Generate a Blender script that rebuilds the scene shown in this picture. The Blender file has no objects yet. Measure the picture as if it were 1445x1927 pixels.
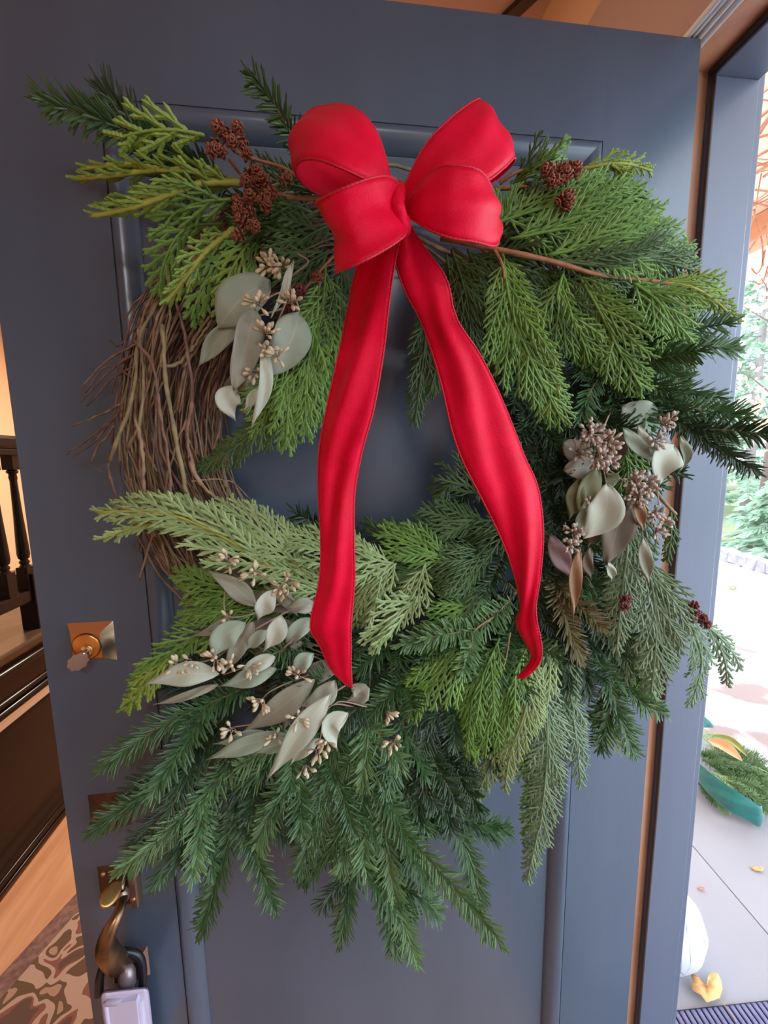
import bpy, math, random
import numpy as np
from mathutils import Vector
random.seed(7); rng = np.random.default_rng(11)
S = bpy.context.scene; C = S.collection
PI = math.pi

# ---------------------------------------------------------------- camera
CAM = np.array([0.0, -0.5592, 1.5]); FPX = 747.26
YAW, PITCH, ROLL = 0.1208, 0.1293, -0.0165
_F = np.array([math.sin(YAW)*math.cos(PITCH), math.cos(YAW)*math.cos(PITCH), -math.sin(PITCH)])
_R = np.array([math.cos(YAW), -math.sin(YAW), 0.0]); _U = np.cross(_R, _F)
_R, _U = math.cos(ROLL)*_R + math.sin(ROLL)*_U, -math.sin(ROLL)*_R + math.cos(ROLL)*_U
cd = bpy.data.cameras.new('camera'); cam = bpy.data.objects.new('camera', cd); C.objects.link(cam)
cd.sensor_fit = 'VERTICAL'; cd.sensor_height = 36.0; cd.lens = FPX/1927*36.0; cd.clip_start = 0.02; cd.clip_end = 300
from mathutils import Matrix
M = Matrix(((_R[0], _U[0], -_F[0]), (_R[1], _U[1], -_F[1]), (_R[2], _U[2], -_F[2])))
cam.matrix_world = Matrix.Translation(Vector(CAM)) @ M.to_4x4()
S.camera = cam

# ---------------------------------------------------------------- light, sky, exposure
S.view_settings.view_transform = 'Standard'; S.view_settings.look = 'None'
S.view_settings.gamma = 1.0; S.view_settings.use_curve_mapping = False
S.view_settings.exposure = 0.56
SKY = 3.9
w = bpy.data.worlds.new('overcast_sky'); S.world = w; w.use_nodes = True
bg = w.node_tree.nodes['Background']; bg.inputs[0].default_value = (0.74, 0.86, 1.0, 1); bg.inputs[1].default_value = SKY
def lamp(name, loc, size, power, col, rot=(0, 0, 0), shape='DISK'):
    l = bpy.data.lights.new(name, 'AREA'); l.shape = shape; l.size = size; l.energy = power; l.color = col
    o = bpy.data.objects.new(name, l); C.objects.link(o); o.location = loc; o.rotation_euler = rot
    return o
lamp('stair_hall_lamp', (-0.8, 1.9, 2.45), 0.35, 62, (1.0, 0.82, 0.64))
lamp('entry_fill_light', (0.05, -1.9, 2.47), 0.5, 13, (0.94, 0.97, 1.0))  # added fill, no known fixture: unseen behind the camera, brightens door front and bow

# ---------------------------------------------------------------- helpers
def ray(px, py): return _F + _R*(px-722.5)/FPX - _U*(py-963.5)/FPX
def on(px, py, ax, v):                       # the point of the plane axis=v seen at a photo pixel
    q = ray(px, py); return CAM + q*((v-CAM[ax])/q[ax])
def P(px, py, d=0.0): return on(px, py, 1, -d)   # a point standing d metres in front of the door face
def PP(pts): return np.array([P(*p) for p in pts])
WLOC = {}
def link(o, parent=None, loc=(0, 0, 0)):
    C.objects.link(o); loc = np.array(loc, float); WLOC[o] = loc
    if parent is not None:
        o.parent = parent; o.location = loc - WLOC[parent]
    else: o.location = loc
    return o
def empty(name, loc=(0, 0, 0), parent=None, label=None, cat=None, group=None, kind=None):
    o = bpy.data.objects.new(name, None); o.empty_display_size = 0.05; link(o, parent, loc); return tag(o, label, cat, group, kind)
def tag(o, label=None, cat=None, group=None, kind=None):
    for k, v in (('label', label), ('category', cat), ('group', group), ('kind', kind)):
        if v: o[k] = v
    return o
def mesh_np(name, V, faces, mat, smooth=True, uv=None):
    V = np.asarray(V, float).reshape(-1, 3)
    faces = [np.asarray(f, int) for f in faces if len(f)]
    m = bpy.data.meshes.new(name); m.vertices.add(len(V)); m.vertices.foreach_set('co', V.ravel())
    loops = np.concatenate([f.ravel() for f in faces]); sizes = np.concatenate([np.full(len(f), f.shape[1]) for f in faces])
    m.loops.add(len(loops)); m.loops.foreach_set('vertex_index', loops)
    m.polygons.add(len(sizes)); m.polygons.foreach_set('loop_start', np.concatenate([[0], np.cumsum(sizes)[:-1]]))
    m.update(calc_edges=True)
    m.polygons.foreach_set('use_smooth', np.full(len(sizes), smooth))
    if uv is not None:
        u = m.uv_layers.new(name='UVMap'); u.data.foreach_set('uv', np.asarray(uv)[loops].ravel())
    m.validate(); m.materials.append(mat)
    return m
def ob(name, V, faces, mat, parent=None, loc=None, smooth=True, uv=None, **kw):
    V = np.asarray(V, float).reshape(-1, 3)
    if loc is None: loc = V.mean(0) if parent is None else V[0]
    m = mesh_np(name, V-np.array(loc), faces, mat, smooth, uv)
    o = bpy.data.objects.new(name, m); link(o, parent, loc); return tag(o, **kw)
class MB:                                    # collects shapes for one mesh
    def __init__(s): s.V = []; s.F = {}; s.n = 0
    def add(s, V, *faces):
        V = np.asarray(V, float).reshape(-1, 3)
        for f in faces:
            f = np.asarray(f, int)
            if len(f): s.F.setdefault(f.shape[1], []).append(f+s.n)
        s.V.append(V); s.n += len(V); return s
    def build(s, name, mat, parent=None, loc=None, smooth=True, bevel=0, **kw):
        o = ob(name, np.concatenate(s.V), [np.concatenate(f) for f in s.F.values()], mat, parent, loc, smooth, **kw)
        if bevel:
            b = o.modifiers.new('bevel', 'BEVEL'); b.width = bevel; b.segments = 2; b.limit_method = 'ANGLE'
        return o
    def box(s, x0, x1, y0, y1, z0, z1):
        return s.hexa([(x0,y0,z0),(x1,y0,z0),(x1,y1,z0),(x0,y1,z0),(x0,y0,z1),(x1,y0,z1),(x1,y1,z1),(x0,y1,z1)])
    def hexa(s, V): return s.add(V, [(0,3,2,1),(4,5,6,7),(0,1,5,4),(1,2,6,5),(2,3,7,6),(3,0,4,7)])
    def tube(s, P_, r, k=6, cap=True):
        P_ = np.asarray(P_, float); n = len(P_); r = np.broadcast_to(r, n)
        T = np.gradient(P_, axis=0); T /= np.linalg.norm(T, axis=1)[:, None]+1e-12
        a = np.array([0., 0, 1]) if abs(T[:, 2]).mean() < .8 else np.array([0., 1, 0])
        A = np.cross(T, a); A /= np.linalg.norm(A, axis=1)[:, None]+1e-12; B = np.cross(T, A)
        ph = np.arange(k)*2*PI/k
        V = P_[:, None]+r[:, None, None]*(A[:, None]*np.cos(ph)[None, :, None]+B[:, None]*np.sin(ph)[None, :, None])
        i = np.arange(n-1)[:, None]*k; j = np.arange(k)[None]; j2 = (j+1) % k
        q = np.stack([i+j, i+j2, i+k+j2, i+k+j], -1).reshape(-1, 4)
        V = V.reshape(-1, 3)
        if cap:
            V = np.concatenate([V, P_[:1], P_[-1:]]); jj = np.arange(k)
            t = np.concatenate([np.stack([np.full(k, n*k), (jj+1) % k, jj], 1), np.stack([np.full(k, n*k+1), (n-1)*k+jj, (n-1)*k+(jj+1) % k], 1)])
            return s.add(V, q, t)
        return s.add(V, q)
    def lathe(s, prof, c, ax=2, k=20):        # prof: (radius, height) pairs about an axis through c
        prof = np.array(prof); ph = np.arange(k)*2*PI/k; n = len(prof)
        a, b = [(1, 2), (2, 0), (0, 1)][ax]
        V = np.zeros((n, k, 3)); V[:, :, a] = prof[:, :1]*np.cos(ph); V[:, :, b] = prof[:, :1]*np.sin(ph); V[:, :, ax] = prof[:, 1:]
        V += np.array(c); i = np.arange(n-1)[:, None]*k; j = np.arange(k)[None]; j2 = (j+1) % k
        q = np.stack([i+j, i+j2, i+k+j2, i+k+j], -1).reshape(-1, 4)
        return s.add(V.reshape(-1, 3), q)
    def grid(s, G):                          # G: (n, m, 3)
        n, m = G.shape[:2]; i = np.arange(n-1)[:, None]*m; j = np.arange(m-1)[None]
        return s.add(G.reshape(-1, 3), np.stack([i+j, i+j+1, i+m+j+1, i+m+j], -1).reshape(-1, 4))
def spline(pts, n):                          # Catmull-Rom, evenly by chord
    p = np.asarray(pts, float)
    if len(p) == 2: return p[0]+(p[1]-p[0])*np.linspace(0, 1, n)[:, None]
    t = np.concatenate([[0], np.cumsum(np.linalg.norm(np.diff(p[:, :3], axis=0), axis=1)+1e-9)]); t /= t[-1]
    q = np.vstack([2*p[0]-p[1], p, 2*p[-1]-p[-2]]); tt = np.concatenate([[t[0]-(t[1]-t[0])], t, [2*t[-1]-t[-2]]])
    out = []
    for x in np.linspace(0, 1, n):
        k = min(max(np.searchsorted(t, x, side='right')-1, 0), len(p)-2); u = (x-t[k])/(t[k+1]-t[k]); h = t[k+1]-t[k]
        m0 = (q[k+2]-q[k])/(tt[k+2]-tt[k])*h; m1 = (q[k+3]-q[k+1])/(tt[k+3]-tt[k+1])*h
        out.append((2*u**3-3*u*u+1)*q[k+1]+(u**3-2*u*u+u)*m0+(-2*u**3+3*u*u)*q[k+2]+(u**3-u*u)*m1)
    return np.array(out)
def nrm(v): return v/(np.linalg.norm(v, axis=-1, keepdims=True)+1e-12)

# ---------------------------------------------------------------- materials
def srgb(r, g, b):
    f = lambda c: (c/255/12.92) if c <= 10 else ((c/255+.055)/1.055)**2.4
    return (f(r), f(g), f(b))
def mat(name, col, rough=.6, metal=0, col2=None, scale=30, detail=3, bump=0, bscale=None, spec=.5, coat=0, sheen=0, trans=0, stretch=None, island=0, lo=.35, hi=.65, ior=None):
    m = bpy.data.materials.new(name); m.use_nodes = True; N = m.node_tree; b = N.nodes['Principled BSDF']
    b.inputs['Base Color'].default_value = (*col, 1); b.inputs['Roughness'].default_value = rough; b.inputs['Metallic'].default_value = metal
    b.inputs['Specular IOR Level'].default_value = spec; b.inputs['Coat Weight'].default_value = coat; b.inputs['Coat Roughness'].default_value = .24
    b.inputs['Sheen Weight'].default_value = sheen
    tc = N.nodes.new('ShaderNodeTexCoord'); vec = tc.outputs['Object']
    if stretch:
        mp = N.nodes.new('ShaderNodeMapping'); mp.inputs['Scale'].default_value = stretch; N.links.new(vec, mp.inputs[0]); vec = mp.outputs[0]
    if col2 is not None:
        n = N.nodes.new('ShaderNodeTexNoise'); n.inputs['Scale'].default_value = scale; n.inputs['Detail'].default_value = detail; N.links.new(vec, n.inputs['Vector'])
        r = N.nodes.new('ShaderNodeValToRGB'); r.color_ramp.elements[0].color = (*col, 1); r.color_ramp.elements[1].color = (*col2, 1)
        r.color_ramp.elements[0].position = lo; r.color_ramp.elements[1].position = hi
        fac = n.outputs['Fac']
        if island:
            g = N.nodes.new('ShaderNodeNewGeometry'); mx = N.nodes.new('ShaderNodeMix'); mx.inputs[0].default_value = island
            N.links.new(fac, mx.inputs[2]); N.links.new(g.outputs['Random Per Island'], mx.inputs[3]); fac = mx.outputs[0]
        N.links.new(fac, r.inputs[0]); N.links.new(r.outputs[0], b.inputs['Base Color'])
    if bump:
        n2 = N.nodes.new('ShaderNodeTexNoise'); n2.inputs['Scale'].default_value = bscale or scale*4; n2.inputs['Detail'].default_value = 4; N.links.new(vec, n2.inputs['Vector'])
        bp = N.nodes.new('ShaderNodeBump'); bp.inputs['Strength'].default_value = bump; bp.inputs['Distance'].default_value = .002
        N.links.new(n2.outputs['Fac'], bp.inputs['Height']); N.links.new(bp.outputs[0], b.inputs['Normal'])
    if trans:
        t = N.nodes.new('ShaderNodeBsdfTranslucent'); mx = N.nodes.new('ShaderNodeMixShader'); mx.inputs[0].default_value = trans
        t.inputs[0].default_value = (*[min(1, c*1.2) for c in (col2 or col)], 1)
        N.links.new(b.outputs[0], mx.inputs[1]); N.links.new(t.outputs[0], mx.inputs[2]); N.links.new(mx.outputs[0], N.nodes['Material Output'].inputs[0])
    return m
M_door = mat('dark_door_paint', (.064, .090, .132), .33, col2=(.076, .104, .150), scale=9, bump=.08, bscale=160, spec=.5, stretch=(1, 1, .25), coat=.45)
M_jamb = mat('slate_blue_paint', (.098, .115, .160), .36, col2=(.112, .13, .18), scale=7, bump=.1, bscale=120, stretch=(1, 1, .2))
M_rawwood = mat('bare_brown_wood', srgb(176, 118, 86), .36, col2=srgb(208, 152, 116), scale=14, bump=.15, stretch=(1, 1, .2), coat=.3)
M_gasket = mat('dark_gasket', (.035, .018, .013), .4)
M_white = mat('white_trim_paint', (.90, .87, .86), .4)
M_plaster = mat('peach_plaster', srgb(232, 194, 160), .8, bump=.05, bscale=90)
M_ceiling = mat('ceiling_paint', srgb(196, 166, 154), .8, bump=.05, bscale=60)
M_floor = mat('honey_oak_floor', srgb(188, 142, 108), .38, col2=srgb(166, 118, 86), scale=4, stretch=(6, .6, 1), bump=.05, coat=.2)
M_dark = mat('dark_stained_wood', (.006, .0035, .004), .28, col2=(.010, .0055, .006), scale=10, stretch=(1, .2, 4), coat=0, spec=.25)
M_darkmat = mat('brown_stained_wood', (.050, .026, .017), .3, col2=(.030, .015, .010), scale=14, coat=.3)
M_bronze = mat('aged_bronze', (.16, .085, .05), .42, .85, col2=(.09, .045, .028), scale=60, bump=.1)
M_bronzegrip = mat('worn_bronze', (.34, .20, .10), .33, .95, col2=(.17, .10, .06), scale=35)
M_edge = mat('pale_bronze_edge', (.42, .30, .24), .35, .9)
M_brass = mat('orange_brass', (.85, .38, .10), .28, .95, col2=(.75, .32, .08), scale=40)
M_brassb = mat('polished_brass', (.90, .62, .36), .16, 1)
M_gold = mat('gold_thumb_latch', (.70, .42, .14), .42, .9, col2=(.55, .32, .10), scale=80)
M_steel = mat('dull_silver', (.55, .50, .45), .3, .95)
M_black = mat('black_rubber', (.012, .010, .013), .32)
M_lav = mat('lavender_grey_plastic', srgb(190, 180, 205), .45, col2=srgb(200, 192, 214), scale=20)
M_red = mat('red_velvet', (.80, .003, .045), .42, col2=(.58, .001, .020), scale=26, detail=9, sheen=.0, bump=.25, bscale=900, spec=.5, lo=.3, hi=.7)
M_red.node_tree.nodes['Principled BSDF'].inputs['Specular Tint'].default_value = (1, .22, .26, 1)
M_rededge = mat('red_corded_edge', (.58, .003, .03), .6)
M_teal = mat('teal_velvet', (.0, .11, .10), .5, col2=(.0, .16, .145), scale=20, sheen=.3)
def foliage(name, a, b, sc=60, rough=.5, tr=.12): return mat(name, a, rough, col2=b, scale=sc, island=.5, trans=tr, lo=.2, hi=.8)
G = {
 'fir':   foliage('fir_green', (0.030, 0.084, 0.027), (0.088, 0.182, 0.061), rough=.38),
 'firlt': foliage('fir_fresh_green', (0.075, 0.163, 0.050), (0.175, 0.312, 0.125), rough=.42),
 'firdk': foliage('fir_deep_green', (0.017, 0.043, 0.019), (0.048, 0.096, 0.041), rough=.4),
 'firbr': foliage('fir_browned', (0.130, 0.070, 0.020), (0.160, 0.150, 0.050)),
 'lime':  foliage('cedar_lime', (0.196, 0.310, 0.040), (0.310, 0.437, 0.081)),
 'yel':   foliage('cedar_yellow_green', (0.300, 0.320, 0.040), (0.440, 0.430, 0.080)),
 'mid':   foliage('cedar_green', (0.098, 0.210, 0.033), (0.210, 0.375, 0.075)),
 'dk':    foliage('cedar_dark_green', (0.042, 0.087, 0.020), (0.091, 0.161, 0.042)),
 'pale':  foliage('cedar_pale_green', (0.230, 0.333, 0.115), (0.380, 0.483, 0.218)),
 'grey':  foliage('cedar_grey_green', (0.144, 0.228, 0.120), (0.276, 0.384, 0.228)),
}
M_stem = mat('cedar_stem', (.26, .085, .035), .7, col2=(.35, .16, .07), scale=90)
M_fstem = mat('fir_stem', (.20, .12, .06), .7, col2=(.28, .20, .09), scale=90)
M_twig = [mat('vine_tan', (0.352, 0.232, 0.136), .8, col2=(0.176, 0.106, 0.067), scale=80, bump=.3, bscale=300),
          mat('vine_olive', (0.304, 0.246, 0.123), .8, col2=(0.174, 0.131, 0.065), scale=70, bump=.3, bscale=300),
          mat('vine_russet', (0.270, 0.143, 0.098), .8, col2=(0.128, 0.068, 0.053), scale=80, bump=.3, bscale=300)]
M_cone = mat('cone_russet', (0.374, 0.128, 0.068), .65, col2=(0.187, 0.060, 0.037), scale=150)
M_coneb = mat('cone_crimson', (0.240, 0.045, 0.042), .6, col2=(0.120, 0.024, 0.024), scale=150)
M_seed = mat('seed_cream', (.66, .56, .38), .6, col2=(.50, .40, .26), scale=300, island=.6)
M_seedd = mat('seed_mauve_tan', (.52, .42, .34), .6, col2=(.32, .24, .19), scale=300, island=.6)
M_sstem = mat('seed_stalk', (.40, .27, .20), .7)
def leafmat(name, a, b, vein):
    m = mat(name, a, .55, col2=b, scale=22, trans=.12, spec=.4); N = m.node_tree; p = N.nodes['Principled BSDF']
    src = p.inputs['Base Color'].links[0].from_socket
    u = N.nodes.new('ShaderNodeUVMap'); sp = N.nodes.new('ShaderNodeSeparateXYZ'); N.links.new(u.outputs[0], sp.inputs[0])
    a1 = N.nodes.new('ShaderNodeMath'); a1.operation = 'SUBTRACT'; a1.inputs[1].default_value = .5; N.links.new(sp.outputs[0], a1.inputs[0])
    a2 = N.nodes.new('ShaderNodeMath'); a2.operation = 'ABSOLUTE'; N.links.new(a1.outputs[0], a2.inputs[0])
    a3 = N.nodes.new('ShaderNodeMath'); a3.operation = 'LESS_THAN'; a3.inputs[1].default_value = .022; N.links.new(a2.outputs[0], a3.inputs[0])
    a4 = N.nodes.new('ShaderNodeMath'); a4.operation = 'MULTIPLY'; a4.inputs[1].default_value = .6; N.links.new(a3.outputs[0], a4.inputs[0])
    mx = N.nodes.new('ShaderNodeMix'); mx.data_type = 'RGBA'; N.links.new(a4.outputs[0], mx.inputs[0]); N.links.new(src, mx.inputs[6]); mx.inputs[7].default_value = (*vein, 1)
    N.links.new(mx.outputs[2], p.inputs['Base Color']); return m
L = {
 'g': leafmat('euc_grey_green', (.27, .34, .25), (.37, .43, .33), (.52, .50, .38)),
 'p': leafmat('euc_pale', (.45, .50, .39), (.55, .58, .47), (.66, .62, .5)),
 't': leafmat('euc_taupe', (.29, .29, .21), (.37, .36, .28), (.48, .42, .3)),
 'd': leafmat('euc_dark_brown', (.16, .13, .10), (.22, .18, .13), (.28, .22, .15)),  # dark brown colour for the leaves set further back
 'o': leafmat('euc_olive', (.16, .17, .08), (.24, .24, .12), (.32, .3, .16)),
 'b': leafmat('euc_rust', (.30, .15, .08), (.36, .22, .12), (.42, .28, .18)),
 'm': leafmat('euc_plum', (.18, .09, .09), (.24, .13, .12), (.3, .2, .18)),
}

# ================================================================= SETTING
MB().box(-4, .62, -3.2, 4, -.06, 0).build('floor', M_floor, smooth=False, kind='structure', label='honey coloured oak floor of the entry hall')
MB().box(-4, .505, -3.2, 4, 2.5, 2.6).build('ceiling', M_ceiling, smooth=False, kind='structure', label='peach brown ceiling above the open door')
b = on(985, 0, 2, 2.5); a = on(962, 22, 2, 2.5); dr = nrm(b-a)*1.2; sd = np.array([-dr[1], dr[0], 0])*.011
MB().hexa([a-dr-sd, a-dr+sd, b+dr+sd, b+dr-sd]+[p+np.array([0, 0, -.012]) for p in (a-dr-sd, a-dr+sd, b+dr+sd, b+dr-sd)]).build('trim_4', M_darkmat, smooth=False, kind='structure', label='amber brown batten across the ceiling')
MB().box(-2.3, -2.2, -3.2, 4, 0, 2.5).build('wall_left', M_plaster, smooth=False, kind='structure', label='peach plaster wall behind the stair railing')
MB().box(-2.2, .505, 3.6, 3.7, 0, 2.5).build('wall_back', M_plaster, smooth=False, kind='structure')
M_offw = mat('offwhite_plaster', (.70, .68, .66), .8)
MB().box(-2.2, .505, -3.2, -3.1, 0, 2.5).build('wall_front', M_offw, smooth=False, kind='structure')
YO = -0.98                                   # near side of the doorway, behind the camera
mb = MB(); mb.box(.505, .66, .16, 4, 0, 2.6); mb.box(.505, .66, -3.2, YO-.1, 0, 2.6); mb.box(.505, .66, YO-.1, .16, 2.15, 2.6)
mb.build('wall_right', M_plaster, smooth=False, kind='structure', label='house wall with the front doorway in it')
# door frame: hinge jamb, head jamb, strike jamb
ZS, ZR = 2.0517, 2.0640
j = empty('trim_1', (.57, .1, 0), kind='structure', label='slate blue door jamb with a bare wood rebate on the hinge side')
MB().box(.5055, .571, .0460, .159, -.03, ZR).build('rebate', M_rawwood, j, smooth=False, label='bare brown wood rebate of the jamb')
MB().box(.571, .645, .0335, .159, -.03, ZS).build('stop', M_jamb, j, smooth=False, bevel=.002)
MB().box(.6455, .662, .040, .159, -.03, 2.12).build('outer_edge', M_jamb, j, smooth=False, bevel=.003)
zz = np.linspace(-.03, ZS, 60); 
mb = MB(); mb.tube(np.stack([.5680+.0012*np.sin(zz*9)*np.exp(-((zz-1.0)/.5)**2), np.full(60, .0325), zz], 1), .0030, 6); mb.build('weatherstrip', M_gasket, j, label='dark brown weatherstrip in the jamb')
h = empty('trim_2', (.57, -.4, ZS), kind='structure', label='head jamb over the doorway, bare wood and slate blue')
MB().box(.528, .571, YO, .159, ZR, 2.149).build('rebate', M_rawwood, h, smooth=False)
MB().box(.571, .645, YO, .159, ZS, 2.149).build('stop', M_jamb, h, smooth=False, bevel=.002)
MB().tube([(.5675, YO, ZR-.004), (.5675, .04, ZR-.006)], .0038, 6).build('weatherstrip', M_gasket, h)
j2 = empty('trim_5', (.57, YO, 0), kind='structure')
MB().box(.5055, .645, YO-.0995, YO, -.03, 2.149).build('stop', M_jamb, j2, smooth=False, bevel=.002)
# interior casing: fluted white boards round the inside of the opening
c = empty('trim_3', (.49, -.4, 2.07), kind='structure', label='white fluted casing over the doorway, inside')
z0 = 2.0665
MB().box(.494, .5275, YO-.12, .25, z0+.002, 2.30).build('header_board', M_ceiling, c, smooth=False, label='peach brown header board')
for xb_, r in ((.4955, .0042), (.5040, .0028), (.5125, .0042), (.5235, .0046)): MB().tube([(xb_, YO-.12, z0), (xb_, .25, z0)], r, 12).build('bead', M_white, c)
MB().box(.488, .5045, .17, .26, 0, z0).build('trim_6', M_white, smooth=False, bevel=.003, kind='structure')
MB().box(.50, .70, YO, .0330, -.05, .012).build('trim_7', M_darkmat, smooth=False, bevel=.004, kind='structure', label='door sill')

# ----------------------------------------------------------------- the door
XL, XR, ZT, ST, ZP = -0.3965, 0.5125, 2.0605, 0.1359, 1.926
D = empty('door_1', (XR, 0, .01), kind='structure', label='dark slate painted panelled front door standing open')
MB().box(XL, XL+ST, 0, .045, .012, ZT).build('stile', M_door, D, smooth=False)
MB().box(XR-ST, XR, 0, .045, .012, ZT).build('stile', M_door, D, smooth=False)
MB().box(XL+ST, XR-ST, 0, .045, ZP, ZT).build('top_rail', M_door, D, smooth=False)
MB().box(XL+ST, XR-ST, 0, .045, .012, .26).build('bottom_rail', M_door, D, smooth=False)
MB().box(XL+ST+.001, XR-ST-.001, .014, .034, .26, ZP-.001).build('panel', M_door, D, smooth=False)
def moulding(p0, p1, inward):                # rounded panel moulding, mitred
    p0, p1, inward = map(np.array, (p0, p1, inward)); t = nrm((p1-p0).astype(float))
    prof = [(.0, .004), (.0012, .004), (.0018, -.001), (.004, -.0032), (.008, -.0038), (.013, -.0025), (.018, .0003), (.023, .0045), (.027, .009), (.029, .0135)]
    G_ = np.array([[p0+inward*u+t*u+np.array([0, y, 0]), p1+inward*u-t*u+np.array([0, y, 0])] for u, y in prof])
    return MB().grid(G_.astype(float)).build('panel_moulding', M_door, D)
xa, xb, za, zb = XL+ST, XR-ST, .26, ZP
moulding((xa, 0, za), (xa, 0, zb), (1, 0, 0)); moulding((xb, 0, zb), (xb, 0, za), (-1, 0, 0))
moulding((xa, 0, zb), (xb, 0, zb), (0, 0, -1)); moulding((xb, 0, za), (xa, 0, za), (0, 0, 1))
def plate(name, px, parent, mface, mrim, h=.012, inset=.010, label=None):   # bevelled square plate from its four photo corners
    q = np.array([P(*p, .0005) for p in px]); cc = q.mean(0); a = empty(name, cc, parent, label=label)
    x0, x1, z1, z0 = q[[0, 3], 0].mean(), q[[1, 2], 0].mean(), q[[0, 1], 2].mean(), q[[2, 3], 2].mean()
    o_ = [(x0, 0, z0), (x1, 0, z0), (x1, 0, z1), (x0, 0, z1)]; i_ = [(x0+inset, -h, z0+inset), (x1-inset, -h, z0+inset), (x1-inset, -h, z1-inset), (x0+inset, -h, z1-inset)]
    MB().add(o_+i_, [(0, 1, 5, 4), (1, 2, 6, 5), (2, 3, 7, 6), (3, 0, 4, 7)]).build('bevelled_rim', mrim, a, smooth=False)
    MB().add(i_+[(p[0], p[1]+.0015, p[2]) for p in i_], [(0, 1, 2, 3)]).build('plate_face', mface, a, smooth=False)
    return a, np.array([(x0+x1)/2, -h, (z0+z1)/2]), (x0, x1, z0, z1)
dbolt, dc, _ = plate('deadbolt', [(127, 1173), (212, 1169), (221, 1244), (133, 1246)], D, M_brass, M_brassb, .013, .011, 'orange brass square deadbolt plate')
MB().lathe([(.0001, -.0022), (.015, -.0022), (.0172, -.0012), (.0172, 0)], dc, 1, 32).build('cylinder_ring', M_brass, dbolt)
MB().lathe([(.0172, -.0004), (.0182, -.0004), (.0182, .0006)], dc, 1, 32).build('dark_groove', M_black, dbolt)  # thin black ring around the lock cylinder
kc = dc+np.array([.002, -.002, -.004])
MB().lathe([(.0001, -.003), (.0068, -.003), (.0075, -.002), (.0075, .001)], kc, 1, 24).build('keyway', M_brassb, dbolt)
# key in the lock
kb = kc+np.array([0, -.003, 0]); kx = np.array([-.62, -.42, -.66]); kx /= np.linalg.norm(kx)
K = empty('key', kb, label='silver key with scalloped bow stuck in the brass deadbolt', cat='key')
up = nrm(np.array([.55, 0, -.8])); sidev = nrm(np.cross(kx, np.array([1., 0, 0])))
dirk = nrm(np.array([-.30, -.75, -.58]))
MB().tube([kb, kb+dirk*.007], .0028, 8).build('blade', M_steel, K)
ph = np.linspace(0, 2*PI, 41)[:-1]; e1 = nrm(np.array([-.55, -.25, -.8])); e2 = nrm(np.cross(e1, np.array([.5, -.85, -.1]))); en = np.cross(e1, e2)
rr = .0105*(1+.07*np.cos(ph*9)); bc = kb+dirk*.007+e1*.0085
ring_o = bc+np.outer(rr*np.cos(ph)*1.15, e1)+np.outer(rr*np.sin(ph), e2)
n = len(ph); idx = np.arange(n); V = np.concatenate([ring_o+en*.0011, ring_o-en*.0011, [bc+en*.0014, bc-en*.0014]])
MB().add(V, np.stack([idx, (idx+1) % n, n+(idx+1) % n, n+idx], 1), np.concatenate([np.stack([idx, (idx+1) % n, np.full(n, 2*n)], 1), np.stack([n+(idx+1) % n, n+idx, np.full(n, 2*n+1)], 1)])).build('bow', M_steel, K, smooth=False)
# second lock
lk, lc, _ = plate('mortise_lock', [(165, 1495), (243, 1490), (249, 1552), (172, 1561)], D, M_bronze, M_bronze, .012, .010, 'dark bronze square lock plate')
MB().lathe([(.0001, -.004), (.012, -.004), (.0165, -.003), (.0175, -.001), (.0175, .001)], lc+np.array([-.004, 0, -.008]), 1, 28).build('cylinder_ring', M_bronzegrip, lk)
# handle set
hs = empty('door_handle', P(228, 1730), D, label='worn bronze grip handle with gold thumb latch')
pl, pc, (x0, x1, zA, zB) = plate('upper_plate', [(183, 1630), (262, 1623), (269, 1697), (190, 1702)], D, M_bronze, M_bronze, .012, .010, 'dark bronze handle plate')
MB().box(x1-.0125, x1-.0005, -.0125, 0, zA+.001, zB-.001).build('pale_edge', M_edge, pl, smooth=False, bevel=.002, label='pale right edge')  # paler strip down the right side of the handle plate
for px in ((194, 1645), (251, 1692)):
    q = P(*px, .0125); MB().lathe([(.0001, -.0022), (.002, -.002), (.003, -.0006), (.003, .001)], q, 1, 12).build('screw', M_gold, pl)
p2, pc2, _ = plate('lower_plate', [(205, 1790), (277, 1782), (283, 1834), (212, 1845)], D, M_bronze, M_edge, .012, .010)
g = spline(PP([(232, 1672, .014), (231, 1690, .030), (222, 1722, .047), (206, 1752, .056), (199, 1780, .055), (209, 1800, .047), (228, 1818, .032), (242, 1828, .010)]), 40)
rad = np.interp(np.linspace(0, 1, 40), [0, .1, .2, .45, .65, .8, .9, 1], [.0065, .0062, .0078, .0138, .0145, .0100, .0066, .006])
MB().tube(g, rad, 16).build('grip', M_bronzegrip, hs)
MB().lathe([(.004, .010), (.0075, .006), (.0085, 0), (.0075, -.006), (.004, -.010)], P(231, 1686, .026), 2, 16).build('collar', M_edge, hs)
t0 = P(223, 1661, .030); t1 = P(192, 1708, .058); tx = nrm(t1-t0); ts = nrm(np.cross(tx, nrm(CAM-t0+np.array([0, 0, .1])))); tn = np.cross(ts, tx)
Ln = np.linalg.norm(t1-t0)/1.15; u = np.linspace(0, 1, 14); wd = .0108*np.sqrt(np.clip(1-((u-.5)/.5)**2, .02, 1))
GG = np.array([[t0+tx*Ln*a_*1.15+ts*wd_*v_+tn*(.0012*(1-v_*v_)+.006*(a_-.4)**2*0) for v_ in (-1, -.6, -.2, .2, .6, 1)] for a_, wd_ in zip(u, wd)])
o = MB().grid(GG).build('thumb_latch', M_gold, hs); m_ = o.modifiers.new('solid', 'SOLIDIFY'); m_.thickness = .0028; m_.offset = 0
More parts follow.
